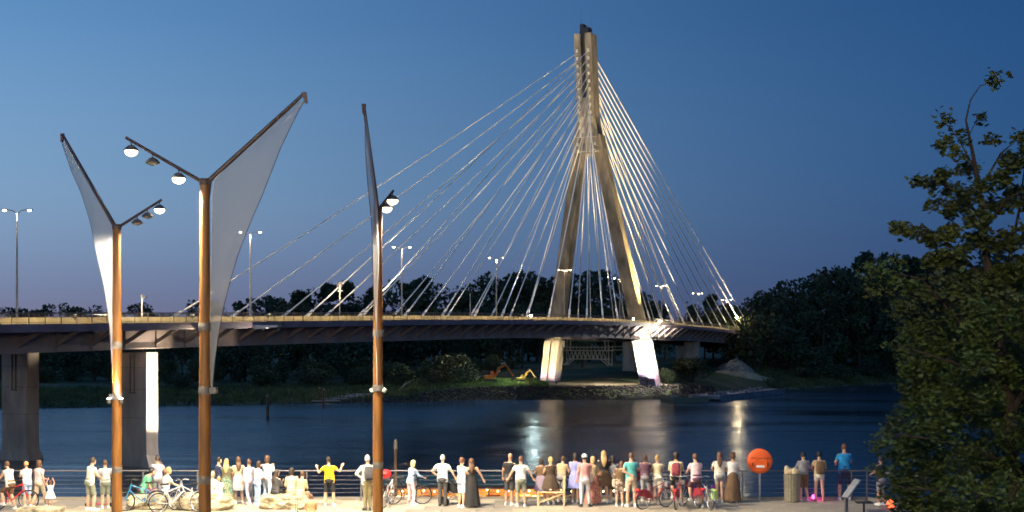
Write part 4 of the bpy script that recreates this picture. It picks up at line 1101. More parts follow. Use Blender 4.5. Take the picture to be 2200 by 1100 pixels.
def remeshed(mb,name,vox,sm=2):
    me=mb.mesh(name); o=bpy.data.objects.new('tmp',me); COL.objects.link(o)
    r=o.modifiers.new('r','REMESH'); r.mode='VOXEL'; r.voxel_size=vox
    s_=o.modifiers.new('s','SMOOTH'); s_.iterations=sm; s_.factor=.5
    dg=bpy.context.evaluated_depsgraph_get(); ev=o.evaluated_get(dg); out=bpy.data.meshes.new_from_object(ev); out.name=name
    bpy.data.objects.remove(o); out.polygons.foreach_set('use_smooth',[True]*len(out.polygons)); return out
def hand(mb,w,el,sg,curl=.5):
    d=(w-el).normalized(); x,y=frame(d,V((0,1,0)) if abs(d.y)<.9 else V((0,0,1)))
    x=x*sg
    seg(mb,w-d*.01,w+d*.085,.036,.040,8,.45,2)
    for i,(o_,L) in enumerate(((-.028,.062),(-.010,.072),(.009,.068),(.027,.052))):
        a=w+d*.075+x*o_; b=a+d*L*.5+y*.006*curl; c=b+(d*math.cos(curl)+y*math.sin(curl))*L*.5
        mb.tube([a,b,c],[.0095,.0090,.0065],5)
    a=w+d*.02-x*.030; b=a+(d*.6-x*.6+y*.3)*.045; c=b+(d*.9-x*.1+y*.3)*.035
    mb.tube([a,b,c],[.012,.011,.007],5)
def shape_head(mb,c,turn,pitch=0):
    M=Matrix.Translation(c)@Matrix.Rotation(turn,4,'Z')@Matrix.Rotation(-pitch,4,'X')
    prof=[(-.118,.030,.052,.035),(-.10,.048,.062,.025),(-.07,.062,.082,.008),(-.03,.070,.092,0),(.01,.074,.096,-.004),(.05,.074,.096,-.006),(.085,.062,.080,-.006),(.108,.040,.052,-.004),(.118,.012,.016,-.002)]
    mb.loft([[M@V((math.cos(q)*rx,math.sin(q)*ry+oy,z)) for q in (2*PI*j/14 for j in range(14))] for z,rx,ry,oy in prof])
    mb.loft([[M@V(p) for p in ((-.010,.088,.018),(.010,.088,.018),(.010,.080,.014),(-.010,.080,.014))],[M@V(p) for p in ((-.018,.112,-.022),(.018,.112,-.022),(.018,.08,-.026),(-.018,.08,-.026))]])
    for sg in (-1,1): ball(mb,M@V((sg*.076,-.005,-.01)),(.012,.02,.032),8)
    mb.loft([[M@V(p) for p in ((-.026,.086,-.052),(.026,.086,-.052),(.022,.078,-.058),(-.022,.078,-.058))],[M@V(p) for p in ((-.024,.094,-.060),(.024,.094,-.060),(.02,.08,-.066),(-.02,.08,-.066))]])
    return M
BODY={}
def body_mesh(key,J,turn):
    if key in BODY: return BODY[key]
    mb=MB(); mb.loft(torso_rings(J))
    ball(mb,J['pel']+V((0,-.03,-.03)),(.165,.125,.12),14)
    seg(mb,J['nek']-V((0,0,.03)),J['hed']-V((0,.01,.05)),.058,.052,12)
    for s,sg in (('L',-1),('R',1)):
        ball(mb,J['sh'+s],(.058,.056,.056)); seg(mb,J['sh'+s],J['el'+s],.052,.040,10,1,4,.004); ball(mb,J['el'+s],.040)
        seg(mb,J['el'+s],J['wr'+s],.040,.025,10,1,4,.004); ball(mb,J['wr'+s],.028)
        ball(mb,J['hp'+s],(.088,.095,.09)); seg(mb,J['hp'+s],J['kn'+s],.086,.056,12,1,4,.006); ball(mb,J['kn'+s],.057)
        seg(mb,J['kn'+s],J['an'+s],.055,.036,12,1,5,.014); ball(mb,J['an'+s],.042)
        seg(mb,J['an'+s]+V((0,-.03,-.03)),J['to'+s],.038,.030,10,.8,3)
    shape_head(mb,J['hed'],turn)
    me=remeshed(mb,'body',.0135,2)
    h=MB()
    for s,sg in (('L',-1),('R',1)): hand(h,J['wr'+s],J['el'+s],sg)
    hm_=h.mesh('h',smooth=True); bm=bmesh.new(); bm.from_mesh(me); bm.from_mesh(hm_); 
    for f_ in bm.faces: f_.smooth=True
    bm.to_mesh(me); bm.free(); BODY[key]=me; return me
GARM={}
def top_mesh(key,J,sl,g=.020,hem=.05,wst=1.1):
    k=(key,'top',sl,g,hem)
    if k in GARM: return GARM[k]
    mb=MB(); rr_=torso_rings(J,g,0,hem,16,wst); mb.loft(rr_[:8] if sl!='strap' else rr_[:6])
    if sl=='strap':
        for sg in (-1,1): mb.tube([J['che']+V((sg*.08,-.12,.04)),J['nek']+V((sg*.09,-.05,-.02)),J['che']+V((sg*.07,.11,.05))],.014,6)
    else:
        for s,sg in (('L',-1),('R',1)):
            ball(mb,J['sh'+s]-V((0,0,.012)),(.062,.064,.060))
            t={'short':.58,'long':1,'none':0}[sl]
            if t: 
                e=J['sh'+s].lerp(J['el'+s],min(1,t)); seg(mb,J['sh'+s],e,.066,.062 if t<1 else .05,10)
            if sl=='long': ball(mb,J['el'+s],.052); seg(mb,J['el'+s],J['el'+s].lerp(J['wr'+s],.93),.052,.036,10)
    me=remeshed(mb,'top',.018,3); GARM[k]=me; return me
def leg_mesh(key,J,ln):
    k=(key,'leg',ln)
    if k in GARM: return GARM[k]
    mb=MB(); g=.016
    mb.loft([[c+V((math.cos(q)*rx,math.sin(q)*ry,0)) for q in (2*PI*j/14 for j in range(14))] for c,rx,ry in ((J['pel']+V((0,0,-.13)),.172,.128),(J['pel']+V((0,0,-.03)),.186,.138),(J['pel']+V((0,0,.13)),.166,.122))])
    ball(mb,J['pel']+V((0,-.03,-.04)),(.182,.145,.12),14)
    for s,sg in (('L',-1),('R',1)):
        ball(mb,J['hp'+s],(.100,.108,.10))
        e=J['hp'+s].lerp(J['kn'+s],1 if ln!='mini' else .45)
        seg(mb,J['hp'+s],e,.100,.084 if ln!='long' else .070,12)
        if ln=='long':
            ball(mb,J['kn'+s],.070); seg(mb,J['kn'+s],J['kn'+s].lerp(J['an'+s],.96),.069,.055,12)
    me=remeshed(mb,'legwear',.018,3); GARM[k]=me; return me
def skirt_mesh(key,J,zend,flare):
    k=(key,'skirt',zend,flare)
    if k in GARM: return GARM[k]
    mb=MB(); n=28; top=J['pel']+V((0,0,.17)); zt_=top.z; rings=[]
    for i in range(9):
        t=i/8; z=zt_+(zend-zt_)*t; rx=.150+(flare)*t+.035*min(1,t*4); ry=.112+flare*t*.8+.03*min(1,t*4)
        rings.append([V((top.x+math.cos(q)*rx*(1+.06*t*math.sin(q*7)),top.y*(1-t)+math.sin(q)*ry*(1+.06*t*math.sin(q*7+1)),z)) for q in (2*PI*j/n for j in range(n))])
    mb.loft(rings,False); me=mb.mesh('skirt',smooth=True); GARM[k]=me; return me
def hair_mesh(style,turn,J):
    k=('hair',style,round(turn,2),tuple(round(v,2) for v in J['hed']),tuple(round(v,2) for v in J['che']))
    if k in GARM: return GARM[k]
    mb=MB(); c=J['hed']; M=Matrix.Translation(c)@Matrix.Rotation(turn,4,'Z')
    g=.012 if style in('short','bald') else .02
    rings=[]
    for i in range(9):
        a=PI*.5*i/8; z=.02+math.sin(a)*(.103+g); r=math.cos(a)
        rings.append([M@V((math.cos(q)*(.076+g)*max(r,.02),math.sin(q)*(.094+g)*max(r,.02)-.012-.006*(1-r),z)) for q in (2*PI*j/14 for j in range(14))])
    mb.loft(rings)
    zb_={'short':-.05,'bald':-.02,'bob':-.13,'curly':-.10,'bun':-.06,'long':-.14,'pony':-.06}[style]
    mb.loft([[M@V((math.cos(q)*(.078+g),min(.025,math.sin(q)*(.096+g)-.014),z)) for q in (2*PI*j/14 for j in range(14))] for z in (.025,-.02,zb_)]) 
    if style=='long':
        e=J['che']+V((0,-.135,.02)); a=M@V((0,-.085,-.06)); 
        mb.loft([[p+V((math.cos(q)*w,math.sin(q)*.035,0)) for q in (2*PI*j/12 for j in range(12))] for p,w in ((a+V((0,.02,.06)),.085),(a,.098),(a.lerp(e,.5)+V((0,-.015,0)),.105),(e,.075),(e+V((0,0,-.10)),.03))])
    if style=='bun': ball(mb,M@V((0,-.10,.07)),.048)
    if style=='pony': mb.tube([M@V((0,-.10,.05)),M@V((0,-.16,.02)),M@V((0,-.15,-.10)),M@V((0,-.13,-.19))],[.03,.038,.032,.01],8)
    if style=='curly':
        rr_=random.Random(4)
        for i in range(26):
            q=rr_.uniform(0,2*PI); e=rr_.uniform(-.5,1.3); ball(mb,M@V((math.cos(q)*math.cos(e)*.098,min(.04,math.sin(q)*math.cos(e)*.11-.012),.02+math.sin(e)*.115)),.036,7)
    me=remeshed(mb,'hair',.016,2); GARM[k]=me; return me
def person(xp,yf,hpx,label,face=0,pose=None,top=('white','short'),bottom=('grey','short'),hair=('brown','short'),shoes='white',skin=0,turn=0.0,D=None,extras=(),z=0,H=None,sc=None,group=None):
    pose=pose or {}
    D=D or gy(yf); X=(xp-1100)*D/F
    J=make_joints(pose); key=repr(sorted(pose.items()))
    full=J['hed'].z+.118+.015
    h=(H if H else hpx*D/F); s_=h/full if sc is None else sc
    r=empty('person',(X,D,z),R(face),label,'person',group); r.scale=(s_,s_,s_)
    bmsh=body_mesh((key,round(turn,2)),J,turn)
    def attach(me,name,m):
        o=inst(me,name,r)
        if not me.materials: me.materials.append(m)
        o.material_slots[0].link='OBJECT'; o.material_slots[0].material=m; return o
    attach(bmsh,'body',SK[skin])
    # eyes
    M=Matrix.Translation(J['hed'])@Matrix.Rotation(turn,4,'Z'); mb=MB()
    for sg in (-1,1): ball(mb,M@V((sg*.030,.088,.012)),(.012,.006,.007),6)
    mb.build('eyes',eyem,r)
    if bottom[1]=='skirt': o=attach(skirt_mesh(key,J,.52,.10),'skirt',C_[bottom[0]])
    elif bottom[1]=='short skirt': o=attach(skirt_mesh(key,J,.60,.16),'skirt',C_[bottom[0]])
    elif bottom[1]=='maxi': o=attach(skirt_mesh(key,J,.07,.14),'skirt',C_[bottom[0]])
    else:
        o=attach(leg_mesh(key,J,bottom[1]),{'short':'shorts','mini':'shorts','long':'trousers'}[bottom[1]],C_[bottom[0]])
    attach(top_mesh(key,J,top[1]),'shirt' if top[1]!='strap' else 'top',C_[top[0]])
    if hair: attach(hair_mesh(hair[1],turn,J),'hair',HAIR[hair[0]])
    for s,sg in (('L',-1),('R',1)):
        mb=MB(); a=J['an'+s]; t=J['to'+s]; d=(t-a); d.z=0; d.normalize()
        base=min(a.z-.085,t.z-.03); x=V((-d.y,d.x,0)); up=V((0,0,1))
        c0=V((a.x,a.y,base)); 
        def rg(f_,w,h_): p=c0+d*f_; return [p-x*w+up*0.0,p+x*w,p+x*w*.9+up*h_*.6,p+x*w*.55+up*h_,p-x*w*.55+up*h_,p-x*w*.9+up*h_*.6]
        mb.loft([rg(-.085,.030,.06),rg(-.05,.042,.115),rg(.02,.044,.11),rg(.09,.050,.075),rg(.16,.046,.055),rg(.195,.028,.04)])
        mb.build('shoe',SHOE[shoes],r,smooth=True)
    for e in extras:
        if e[0]=='backpack':
            mb=MB(); c=J['che']+V((0,-.21,-.10)); rings=[]
            for z_,w,d_ in ((-.22,.12,.07),(-.19,.15,.10),(0,.155,.105),(.15,.14,.09),(.21,.09,.05)): rings.append([c+V((math.copysign(abs(math.cos(q))**.6,math.cos(q))*w,math.copysign(abs(math.sin(q))**.6,math.sin(q))*d_,z_)) for q in (2*PI*j/14 for j in range(14))])
            mb.loft(rings); b=mb.build('backpack',C_[e[1]],None,smooth=True); tag(b,e[2],'backpack'); b.location=r.location; b.rotation_euler=r.rotation_euler; b.scale=r.scale
            mb=MB()
            for sg in (-1,1): mb.tube([c+V((sg*.09,.08,.18)),J['nek']+V((sg*.10,-.01,.0)),J['che']+V((sg*.13,.13,0)),c+V((sg*.12,.10,-.15))],.014,6)
            mb.build('strap',C_[e[1]],b)
            mb=MB(); mb.box(c+V((0,-.115,-.07)),(.19,.05,.17)); mb.build('pocket',C_[e[1]],b,bevel=.02)
        if e[0]=='bag':
            sgn=e[3]; c=J['wr'+('R' if sgn>0 else 'L')]+V((sgn*.02,-.05,e[4] if len(e)>4 else -.30)); mb=MB()
            mb.loft([[c+V((math.cos(q)*w,math.sin(q)*.07,z_)) for q in (2*PI*j/12 for j in range(12))] for z_,w in ((-.17,.15),(-.1,.19),(.08,.18),(.14,.15))])
            b=mb.build('bag',C_[e[1]],None,smooth=True); tag(b,e[2],'bag'); b.location=r.location; b.rotation_euler=r.rotation_euler; b.scale=r.scale
            mb=MB(); mb.tube([c+V((-.12,0,.13)),c+V((-.08,0,.28)),c+V((.08,0,.28)),c+V((.12,0,.13))],.012,6); mb.build('strap',C_[e[1]],b)
        if e[0]=='cap':
            mb=MB(); M=Matrix.Translation(J['hed'])@Matrix.Rotation(turn,4,'Z')
            mb.loft([[M@V((math.cos(q)*.10*rr_,math.sin(q)*.118*rr_-.008,z_)) for q in (2*PI*j/16 for j in range(16))] for z_,rr_ in ((.025,1),(.06,1.0),(.10,.85),(.135,.5),(.142,.05))])
            mb.loft([[M@V((x_,.09+y_,z_)) for x_,y_ in ((-.07,0),(.07,0),(.045,.09),(-.045,.09))] for z_ in (.03,.042)])
            mb.build('cap',C_[e[1]],r,smooth=True)
    return r
STAND={}; 
def P(**k): return k
person(22,1096,100,'person in white tank top and brown shorts astride the red bicycle at far left',60,P(seat=.86,legs='bike',arms=('fwd','fwd'),lean=.25),('offwhite','none'),('brown','short'),('brown','short'),sc=.95)
person(58,1090,100,'person in white shirt and blue shorts standing behind the red bicycle, far left',50,P(arms=('phone','lap'),lean=.1),('white','short'),('lightblue','short'),('blonde','short'))
person(108,1090,62,'little girl in a white dress with both arms stretched up',10,P(arms=('up','up')),('white','none'),('white','short skirt'),('auburn','bob'),H=.92)
person(193,1096,114,'man in pale shirt and grey green shorts, left of the left mast',-40,P(arms=('fwd','rail'),lean=.15,legs='contra'),('offwhite','short'),('greygreen','short'),('dark','short'))
person(226,1092,104,'person in a pale grey shirt close to the left sail mast',25,P(arms=('rail','rail'),lean=.12),('lightgrey','short'),('greygreen','short'),('brown','short'))
person(338,1085,107,'person in lilac grey shirt standing in front of the lit bridge pier',0,P(arms=('rail','rail')),('lilacgrey','short'),('grey','long'),('dark','short'))
person(470,1084,103,'dark haired person in a navy jacket just right of the middle mast',-60,P(arms=('phone','lap')),('navy','long'),('charcoal','long'),('black','short'),turn=-.3)
person(486,1085,100,'woman with long blonde hair, olive top and green patterned skirt, back turned',5,P(arms=('lap','lap'),stance=.07),('olive','short'),('greenfloral','maxi'),('blonde','long'))
person(574,1082,104,'brown haired woman in a pale blue shirt standing behind the left boulder seat',-25,P(arms=('phone','phone')),('paleblue','long'),('paleblue','long'),('brown','bob'))
person(535,1084,98,'person in a white shirt and pale trousers between the mast and the boulders',40,P(legs='walk'),('lightgrey','long'),('lilacgrey','long'),('brown','short'))
person(708,1087,106,'man in bright yellow shirt and black shorts holding both arms out',-4,P(arms=('flex','flex'),tilt=-.06,stance=.14),('yellow','short'),('black','short'),('dark','short'))
person(790,1097,120,'grey haired man in white shirt and khaki trousers wearing a dark backpack',15,P(arms=('hip','phone'),stance=.07),('white','long'),('khaki','long'),('grey','short'),'black',turn=-.5,extras=(('backpack','charcoal','dark grey backpack worn by the grey haired man beside the right mast'),))
person(882,1084,101,'blond boy in a light blue hoodie leaning on his bicycle at the railing',-55,P(arms=('fwd','fwd'),lean=.18,legs='contra'),('lightblue','long'),('pink','long'),('lightblonde','bob'),H=1.55)
person(951,1087,111,'grey haired man in white T-shirt and dark trousers pushing the black pram',-12,P(arms=('hip','side'),stance=.09),('white','short'),('charcoal','long'),('grey','short'),'black')
person(992,1090,108,'teenager in white T-shirt and pale blue shorts looking right',-50,P(arms=('lap','phone')),('white','short'),('paleblue','short'),('auburn','short'),turn=-.2)
person(1013,1090,106,'woman with long brown hair in a floor length black dress',4,P(arms=('side','side'),stance=.06),('black','strap'),('black','maxi'),('brown','long'),'tan')
person(1094,1085,112,'bald man in black T-shirt and black shorts turned to the man in white',-25,P(arms=('down','side'),tilt=.05),('black','short'),('charcoal','short'),None,skin=1)
person(1119,1088,109,'man in white T-shirt and grey green shorts beside the bald man',3,P(arms=('side','side'),stance=.12),('white','short'),('greygreen','short'),('auburn','short'))
person(1163,1083,100,'dark haired person in a brown top and grey plaid shirt tied at the waist',0,P(arms=('rail','rail')),('brown','short'),('greyplaid','skirt'),('dark','bob'))
person(1183,1084,103,'blonde woman in a dark brown dress next to the wooden bench',12,P(arms=('rail','lap')),('darkbrown','none'),('darkbrown','short skirt'),('blonde','pony'))
person(1236,1079,106,'woman with dark hair in a lilac blue knee length dress',-15,P(arms=('lap','rail'),stance=.08),('lilac','short'),('lilac','skirt'),('dark','bob'))
person(1256,1089,114,'person in grey cap, red plaid shirt and loose grey trousers',5,P(arms=('down','lap'),legs='contra'),('plaid','short'),('lightgrey','long'),('dark','short'),'black',extras=(('cap','lightgrey'),('bag','offwhite','pale cloth bag hanging beside the plaid shirt',1,-.1)))
person(1274,1084,104,'blonde woman in a tan top and red patterned long skirt, right of the plaid shirt',18,P(arms=('phone','rail'),stance=.07),('tan','none'),('redfloral','maxi'),('blonde','bob'))
person(1297,1080,112,'tall woman with long blonde hair, black top and short brown skirt',2,P(arms=('lap','rail')),('black','short'),('brown','short skirt'),('blonde','long'))
person(1331,1088,98,'woman in brown top and floral shorts leaning against the man in teal',-8,P(arms=('lap','hug'),tilt=.12),('brown','short'),('floral','short'),('auburn','bob'),extras=(('bag','stripes','striped cloth bag carried by the woman in floral shorts',-1,-.18),))
person(1356,1089,118,'man in teal T-shirt and beige shorts with one arm behind his back',6,P(arms=('back','rail'),stance=.11),('teal','short'),('beige','short'),('brown','short'),extras=(('bag','maroon','maroon shoulder bag hanging at the right of the man in teal',1,-.12),))
person(1412,1076,98,'blonde woman with a bun, pale yellow T-shirt and cream shorts',0,P(arms=('rail','rail')),('cream','short'),('offwhite','short'),('blonde','bun'))
person(1452,1086,116,'curly haired woman in a cream blouse sitting on the middle hire bicycle',-8,P(seat=.90,legs='bike',arms=('fwd','fwd'),lean=.12),('cream','long'),('black','short'),('dark','curly'),sc=1.02,extras=(('backpack','maroon','maroon backpack on the curly haired cyclist'),))
person(1496,1091,118,'woman in a pale pink T-shirt and dark shorts on the bicycle with green pannier',12,P(seat=.90,legs='bike',arms=('fwd','fwd'),lean=.15),('pink','short'),('plum','short'),('auburn','short'),sc=1.03)
person(1546,1080,110,'girl with long auburn hair, white top and grey shorts behind the bicycles',-3,P(arms=('rail','rail'),stance=.08),('offwhite','short'),('grey','mini'),('auburn','long'))
person(1574,1080,108,'woman in white top and long brown skirt left of the orange lifebuoy sign',3,P(arms=('rail','rail')),('white','short'),('brown','maxi'),('brown','curly'))
person(1726,1077,107,'person in a light grey jacket beside the overfull litter bin',10,P(arms=('rail','rail'),legs='contra'),('grey','long'),('brown','short'),('black','short'))
person(1760,1077,108,'woman with a tan backpack and pale shorts left of the man in blue',0,P(arms=('rail','rail'),stance=.12),('tan','short'),('offwhite','mini'),('black','bun'),'tan',extras=(('backpack','brown','brown backpack worn by the woman in pale shorts'),))
person(1814,1074,122,'tall man in bright blue T-shirt and navy shorts standing apart at the railing',2,P(arms=('rail','rail'),stance=.14),('blue','short'),('navy','short'),('auburn','short'))
person(1893,1085,106,'person in a black T-shirt half hidden behind the foreground tree',25,P(arms=('rail','rail')),('black','short'),('grey','short'),('dark','short'),skin=1)
person(84,1089,101,'person in a pale pink top and beige shorts, between red bicycle and little girl',-30,P(arms=('lap','down'),legs='walk'),('pink','short'),('beige','short'),('brown','bob'))
person(512,1082,101,'person in a beige top and grey skirt just right of the long haired blonde woman',20,P(arms=('down','phone'),legs='contra'),('beige','short'),('lightgrey','skirt'),('brown','long'))
person(553,1086,96,'short person in a white blouse close to the woman in pale blue',-50,P(arms=('lap','lap'),lean=.08),('white','long'),('lightblue','long'),('dark','bob'),turn=-.3)
person(1206,1078,98,'person in a tan shirt leaning forward on the railing right of the bench',-20,P(arms=('fwd','rail'),lean=.3),('tan','short'),('grey','short'),('brown','short'))
person(1318,1079,100,'slim person in a grey top behind the woman in floral shorts',10,P(arms=('rail','lap'),tilt=-.05),('grey','short'),('brown','short'),('dark','bob'))
person(1386,1077,101,'person in a plum top half hidden between teal shirt and yellow shirt',-15,P(arms=('rail','phone'),legs='contra'),('plum','short'),('grey','long'),('brown','pony'))
# seated people on the boulders
SEAT=P(seat=.46,arms=('lap','lap'),lean=.22)
SE2=P(seat=.46,arms=('lap','lap'),lean=.05)
person(306,1088,0,'hunched person in a green shirt sitting beside the blue bicycle',-70,P(seat=.50,arms=('lap','lap'),lean=.45),('green','short'),('plum','short'),('black','short'),sc=1.0)
person(323,1084,0,'child in a lime green shirt sitting right of the person in green',-50,P(seat=.46,arms=('lap','lap'),lean=.3),('limegreen','short'),('tan','short'),('brown','short'),sc=.8)
person(355,1088,0,'fair haired person in a white T-shirt sitting behind the grey bicycles',-62,P(seat=.46,arms=('fwd','fwd'),lean=.15),('white','short'),('navy','short'),('blonde','short'),sc=1.0)
person(456,1088,0,'fair child in white sitting on the left boulder, taller of the two',-20,SE2,('white','short'),('lightgrey','short'),('lightblonde','short'),sc=.88)
person(470,1092,0,'small fair child in white sitting low on the left boulder',10,P(seat=.30,arms=('lap','lap'),lean=.1),('white','short'),('lightgrey','short'),('blonde','short'),sc=.72,z=.22)
person(591,1088,0,'dark haired woman in a black jacket sitting on the middle boulder',-35,P(seat=.46,arms=('lap','phone'),lean=.12),('charcoal','long'),('black','long'),('dark','long'),sc=.93,turn=-.3)
person(628,1088,0,'person in a beige jumper and skirt sitting on the right boulder',20,SEAT,('beige','long'),('tan','long'),('dark','bob'),sc=.98)
person(644,1090,0,'person in a tan jacket sitting at the right end of the right boulder',-20,P(seat=.46,arms=('phone','lap'),lean=.3),('tan','long'),('beige','long'),('brown','short'),sc=.92)
person(668,1112,0,'auburn haired child in a coral T-shirt sitting on the paving at the picture bottom',10,P(seat=.05,legs='low',arms=('lap','lap'),lean=.2),('coral','short'),('tan','short'),('auburn','short'),sc=.80,D=42.4)

# ---------------------------------------------------------------- boulders used as seats
bold=mat('pale_limestone',(.36,.31,.21),.9,noise=.42,scale=3.2,bump=1.0,bscale=6)
def boulder(xp,yf,wpx,h,label,seed,dep=1.0):
    D=gy(yf); X=(xp-1100)*D/F; w=wpx*D/F
    bm=bmesh.new(); bmesh.ops.create_icosphere(bm,subdivisions=4,radius=1)
    for v_ in bm.verts:
        p=v_.co.copy()
        for a in range(3): p[a]=math.copysign(min(abs(p[a])*1.25,.92),p[a])
        k=1+.22*mn.noise(p*1.6+V((seed*5,0,0)))+.13*mn.noise(p*3.6+V((0,seed,0)))+.05*mn.noise(p*9)
        v_.co=V((p.x*w/2*k*1.07,p.y*dep/2*k,(p.z*k+.9)*h/2))
    me=bpy.data.meshes.new('boulder'); bm.to_mesh(me); bm.free(); me.materials.append(bold)
    me.polygons.foreach_set('use_smooth',[True]*len(me.polygons)); 
    try: me.set_sharp_from_angle(angle=R(28))
    except Exception: pass
    o=bpy.data.objects.new('boulder',me); COL.objects.link(o); o.location=(X,D,-.02); tag(o,label,'boulder')
boulder(440,1094,112,.56,'long pale limestone boulder behind the middle mast with children on it',1)
boulder(588,1091,50,.52,'squarish limestone boulder under the woman in the black jacket',2)
boulder(632,1092,62,.52,'rounded limestone boulder under the two people in beige',3)
boulder(322,1092,90,.50,'pale boulder seat half hidden behind the blue bicycle',4)
sl_=MB(); sl_.box((0,0,.0),(1.45,.8,.16)); o=sl_.build('stone_bench',bold,loc=(px(92,1100,43.9).x,43.7,.08),bevel=.03); tag(o,'flat pale stone bench slab at the lower left below the little girl','bench')

# ---------------------------------------------------------------- bicycles
tyrem=mat('tyre_rubber',(.02,.02,.02),.8); chrome=mat('bright_metal',(.55,.55,.55),.3,metal=.8)
def bicycle(x,D,rz,framecol,label,hire=False,pannier=None,s=1.0,steer=.0,lean=0.06):
    r=empty('bicycle',(x,D,0),rz,label,'bicycle'); r.rotation_euler=(lean,0,rz); r.scale=(s,s,s)
    fm=mat('bike_paint_'+framecol,{'blue':(.03,.22,.42),'silver':(.5,.5,.5),'red':(.5,.03,.03),'maroon':(.30,.03,.05),'black':(.02,.02,.02),'white':(.7,.7,.7)}[framecol],.35)
    Rw=.33; F0=V((.54,0,Rw)); B0=V((-.50,0,Rw)); bbk=V((-.07,0,.28)); st=V((-.20,0,.80)); hd=V((.36,0,.86)); hd2=V((.40,0,.68))
    for c,nm in ((F0,'front'),(B0,'rear')):
        mb=MB(); n=28; mi=6
        vs=[];fs=[]
        for i in range(n):
            a=2*PI*i/n
            for j in range(mi):
                b=2*PI*j/mi; q=Rw-.012+.020*math.cos(b); vs.append(c+V((math.cos(a)*q,.020*math.sin(b),math.sin(a)*q)))
        for i in range(n):
            for j in range(mi): fs.append((i*mi+j,((i+1)%n)*mi+j,((i+1)%n)*mi+(j+1)%mi,i*mi+(j+1)%mi))
        mb.add(vs,fs); w=mb.build('wheel',tyrem,r,smooth=True)
        mb=MB(); vs=[];fs=[]
        for i in range(n):
            a=2*PI*i/n
            for q,y in ((.300,.012),(.288,0),(.300,-.012)): vs.append(c+V((math.cos(a)*q,y,math.sin(a)*q)))
        for i in range(n):
            for j in range(2): fs.append((i*3+j,((i+1)%n)*3+j,((i+1)%n)*3+j+1,i*3+j+1))
        mb.add(vs,fs)
        for k in range(14):
            a=2*PI*k/14; mb.beam(c+V((0,.02*(-1)**k,0)),c+V((math.cos(a)*.295,0,math.sin(a)*.295)),.0035)
        mb.tube([c+V((0,-.05,0)),c+V((0,.05,0))],.02,8); mb.build('rim',chrome,w)
    mb=MB(); mb.tube([bbk,st],.017,8); mb.tube([st+V((.02,0,-.12)),hd],.018,8); mb.tube([bbk,hd2],.021,8); mb.tube([hd2,hd+V((-.02,0,.05))],.021,8)
    for y in (-.05,.05): mb.tube([bbk+V((0,y*.5,0)),B0+V((0,y,0))],.010,6); mb.tube([st+V((.01,y*.3,-.08)),B0+V((0,y,0))],.009,6)
    mb.build('frame',fm,r,smooth=True)
    mb=MB()
    for y in (-.05,.05): mb.tube([hd2+V((.01,y,0)),F0+V((0,y,0))],.013,6)
    mb.tube([hd2+V((.01,-.05,0)),hd2+V((.01,.05,0))],.016,6); mb.build('fork',fm if not hire else chrome,r,smooth=True)
    mb=MB(); t=hd+V((-.03,0,.16)); mb.tube([hd,t],.014,8); mb.tube([t+V((-.12,-.29,.02)),t+V((0,-.18,.04)),t,t+V((0,.18,.04)),t+V((-.12,.29,.02))],.012,8); h=mb.build('handlebar',chrome if hire or framecol=='silver' else tyrem,r,smooth=True)
    mb=MB()
    for y in (-.29,.29): mb.tube([t+V((-.05,y*.9,.03)),t+V((-.15,y,.02))],.017,8)
    mb.build('grip',tyrem,h)
    mb=MB(); mb.tube([st,st+V((-.03,0,.12))],.013,8); q=st+V((-.04,0,.14)); mb.loft([[q+V((x_,y_*w,z_)) for y_,z_ in ((-1,0),(-.6,.03),(.6,.03),(1,0),(.5,-.03),(-.5,-.03))] for x_,w in ((-.14,.085),(-.08,.09),(.0,.045),(.13,.018))]); mb.build('saddle',tyrem,r,smooth=True)
    mb=MB(); mb.tube([bbk+V((0,-.06,0)),bbk+V((0,-.06,.0))+V((.02,0,0))],.09,14); mb.tube([bbk+V((0,-.05,0)),bbk+V((.12,-.08,-.11))],.011,6); mb.tube([bbk+V((0,.05,0)),bbk+V((-.12,.08,.11))],.011,6); mb.box(bbk+V((.12,-.12,-.11)),(.09,.09,.02)); mb.box(bbk+V((-.12,.12,.11)),(.09,.09,.02)); mb.build('crankset',chrome,r)
    mb=MB(); mb.beam(B0+V((.02,-.08,-.02)),B0+V((.12,-.22,-Rw+.01)),.018); mb.build('kickstand',chrome,r)
    if hire or framecol in('silver','blue'):
        for c in ((F0,B0) if hire else (B0,)):
            mb=MB(); n=14; ring=[]
            for i in range(n):
                a=PI*(.02+.80*i/(n-1)) if c is B0 else PI*(.15+.75*i/(n-1)); a=PI-a if c is B0 else a
                q=.365; ring.append([c+V((math.cos(a)*q,-.028,math.sin(a)*q)),c+V((math.cos(a)*(q+.014),0,math.sin(a)*(q+.014))),c+V((math.cos(a)*q,.028,math.sin(a)*q))])
            mb.loft(ring,False); mb.build('mudguard',chrome if not hire else fm,r,smooth=True)
    if hire:
        mb=MB()
        for y in (-.04,.04): 
            mb.loft([[B0+V((math.cos(a)*q,y+w,math.sin(a)*q)) for a,q in ((.15,.37),(.9,.37),(1.6,.37),(2.4,.37),(2.5,.22),(1.6,.13),(.6,.13),(.2,.2))] for w in (-.004,.004)])
        mb.build('skirt_guard',fm,r)
        mb=MB(); mb.box(B0+V((-.30,0,.36)),(.07,.10,.07)); mb.build('rear_lamp',mat('rear_lamp_red',(.7,.04,.03),.3,emit=(1,.05,.03),estr=.5),r)
        mb=MB(); mb.box(V((.50,0,.82)),(.18,.30,.16)); mb.build('front_basket',mat('basket_grey',(.2,.2,.22),.6),r)
    if pannier:
        mb=MB(); mb.box(B0+V((-.02,-.13,.20)),(.32,.13,.36)); o=mb.build('pannier',C_[pannier],None,bevel=.03); o.location=r.location; o.rotation_euler=r.rotation_euler; tag(o,'bright lime green pannier bag hanging at the rear wheel','pannier')
    return r
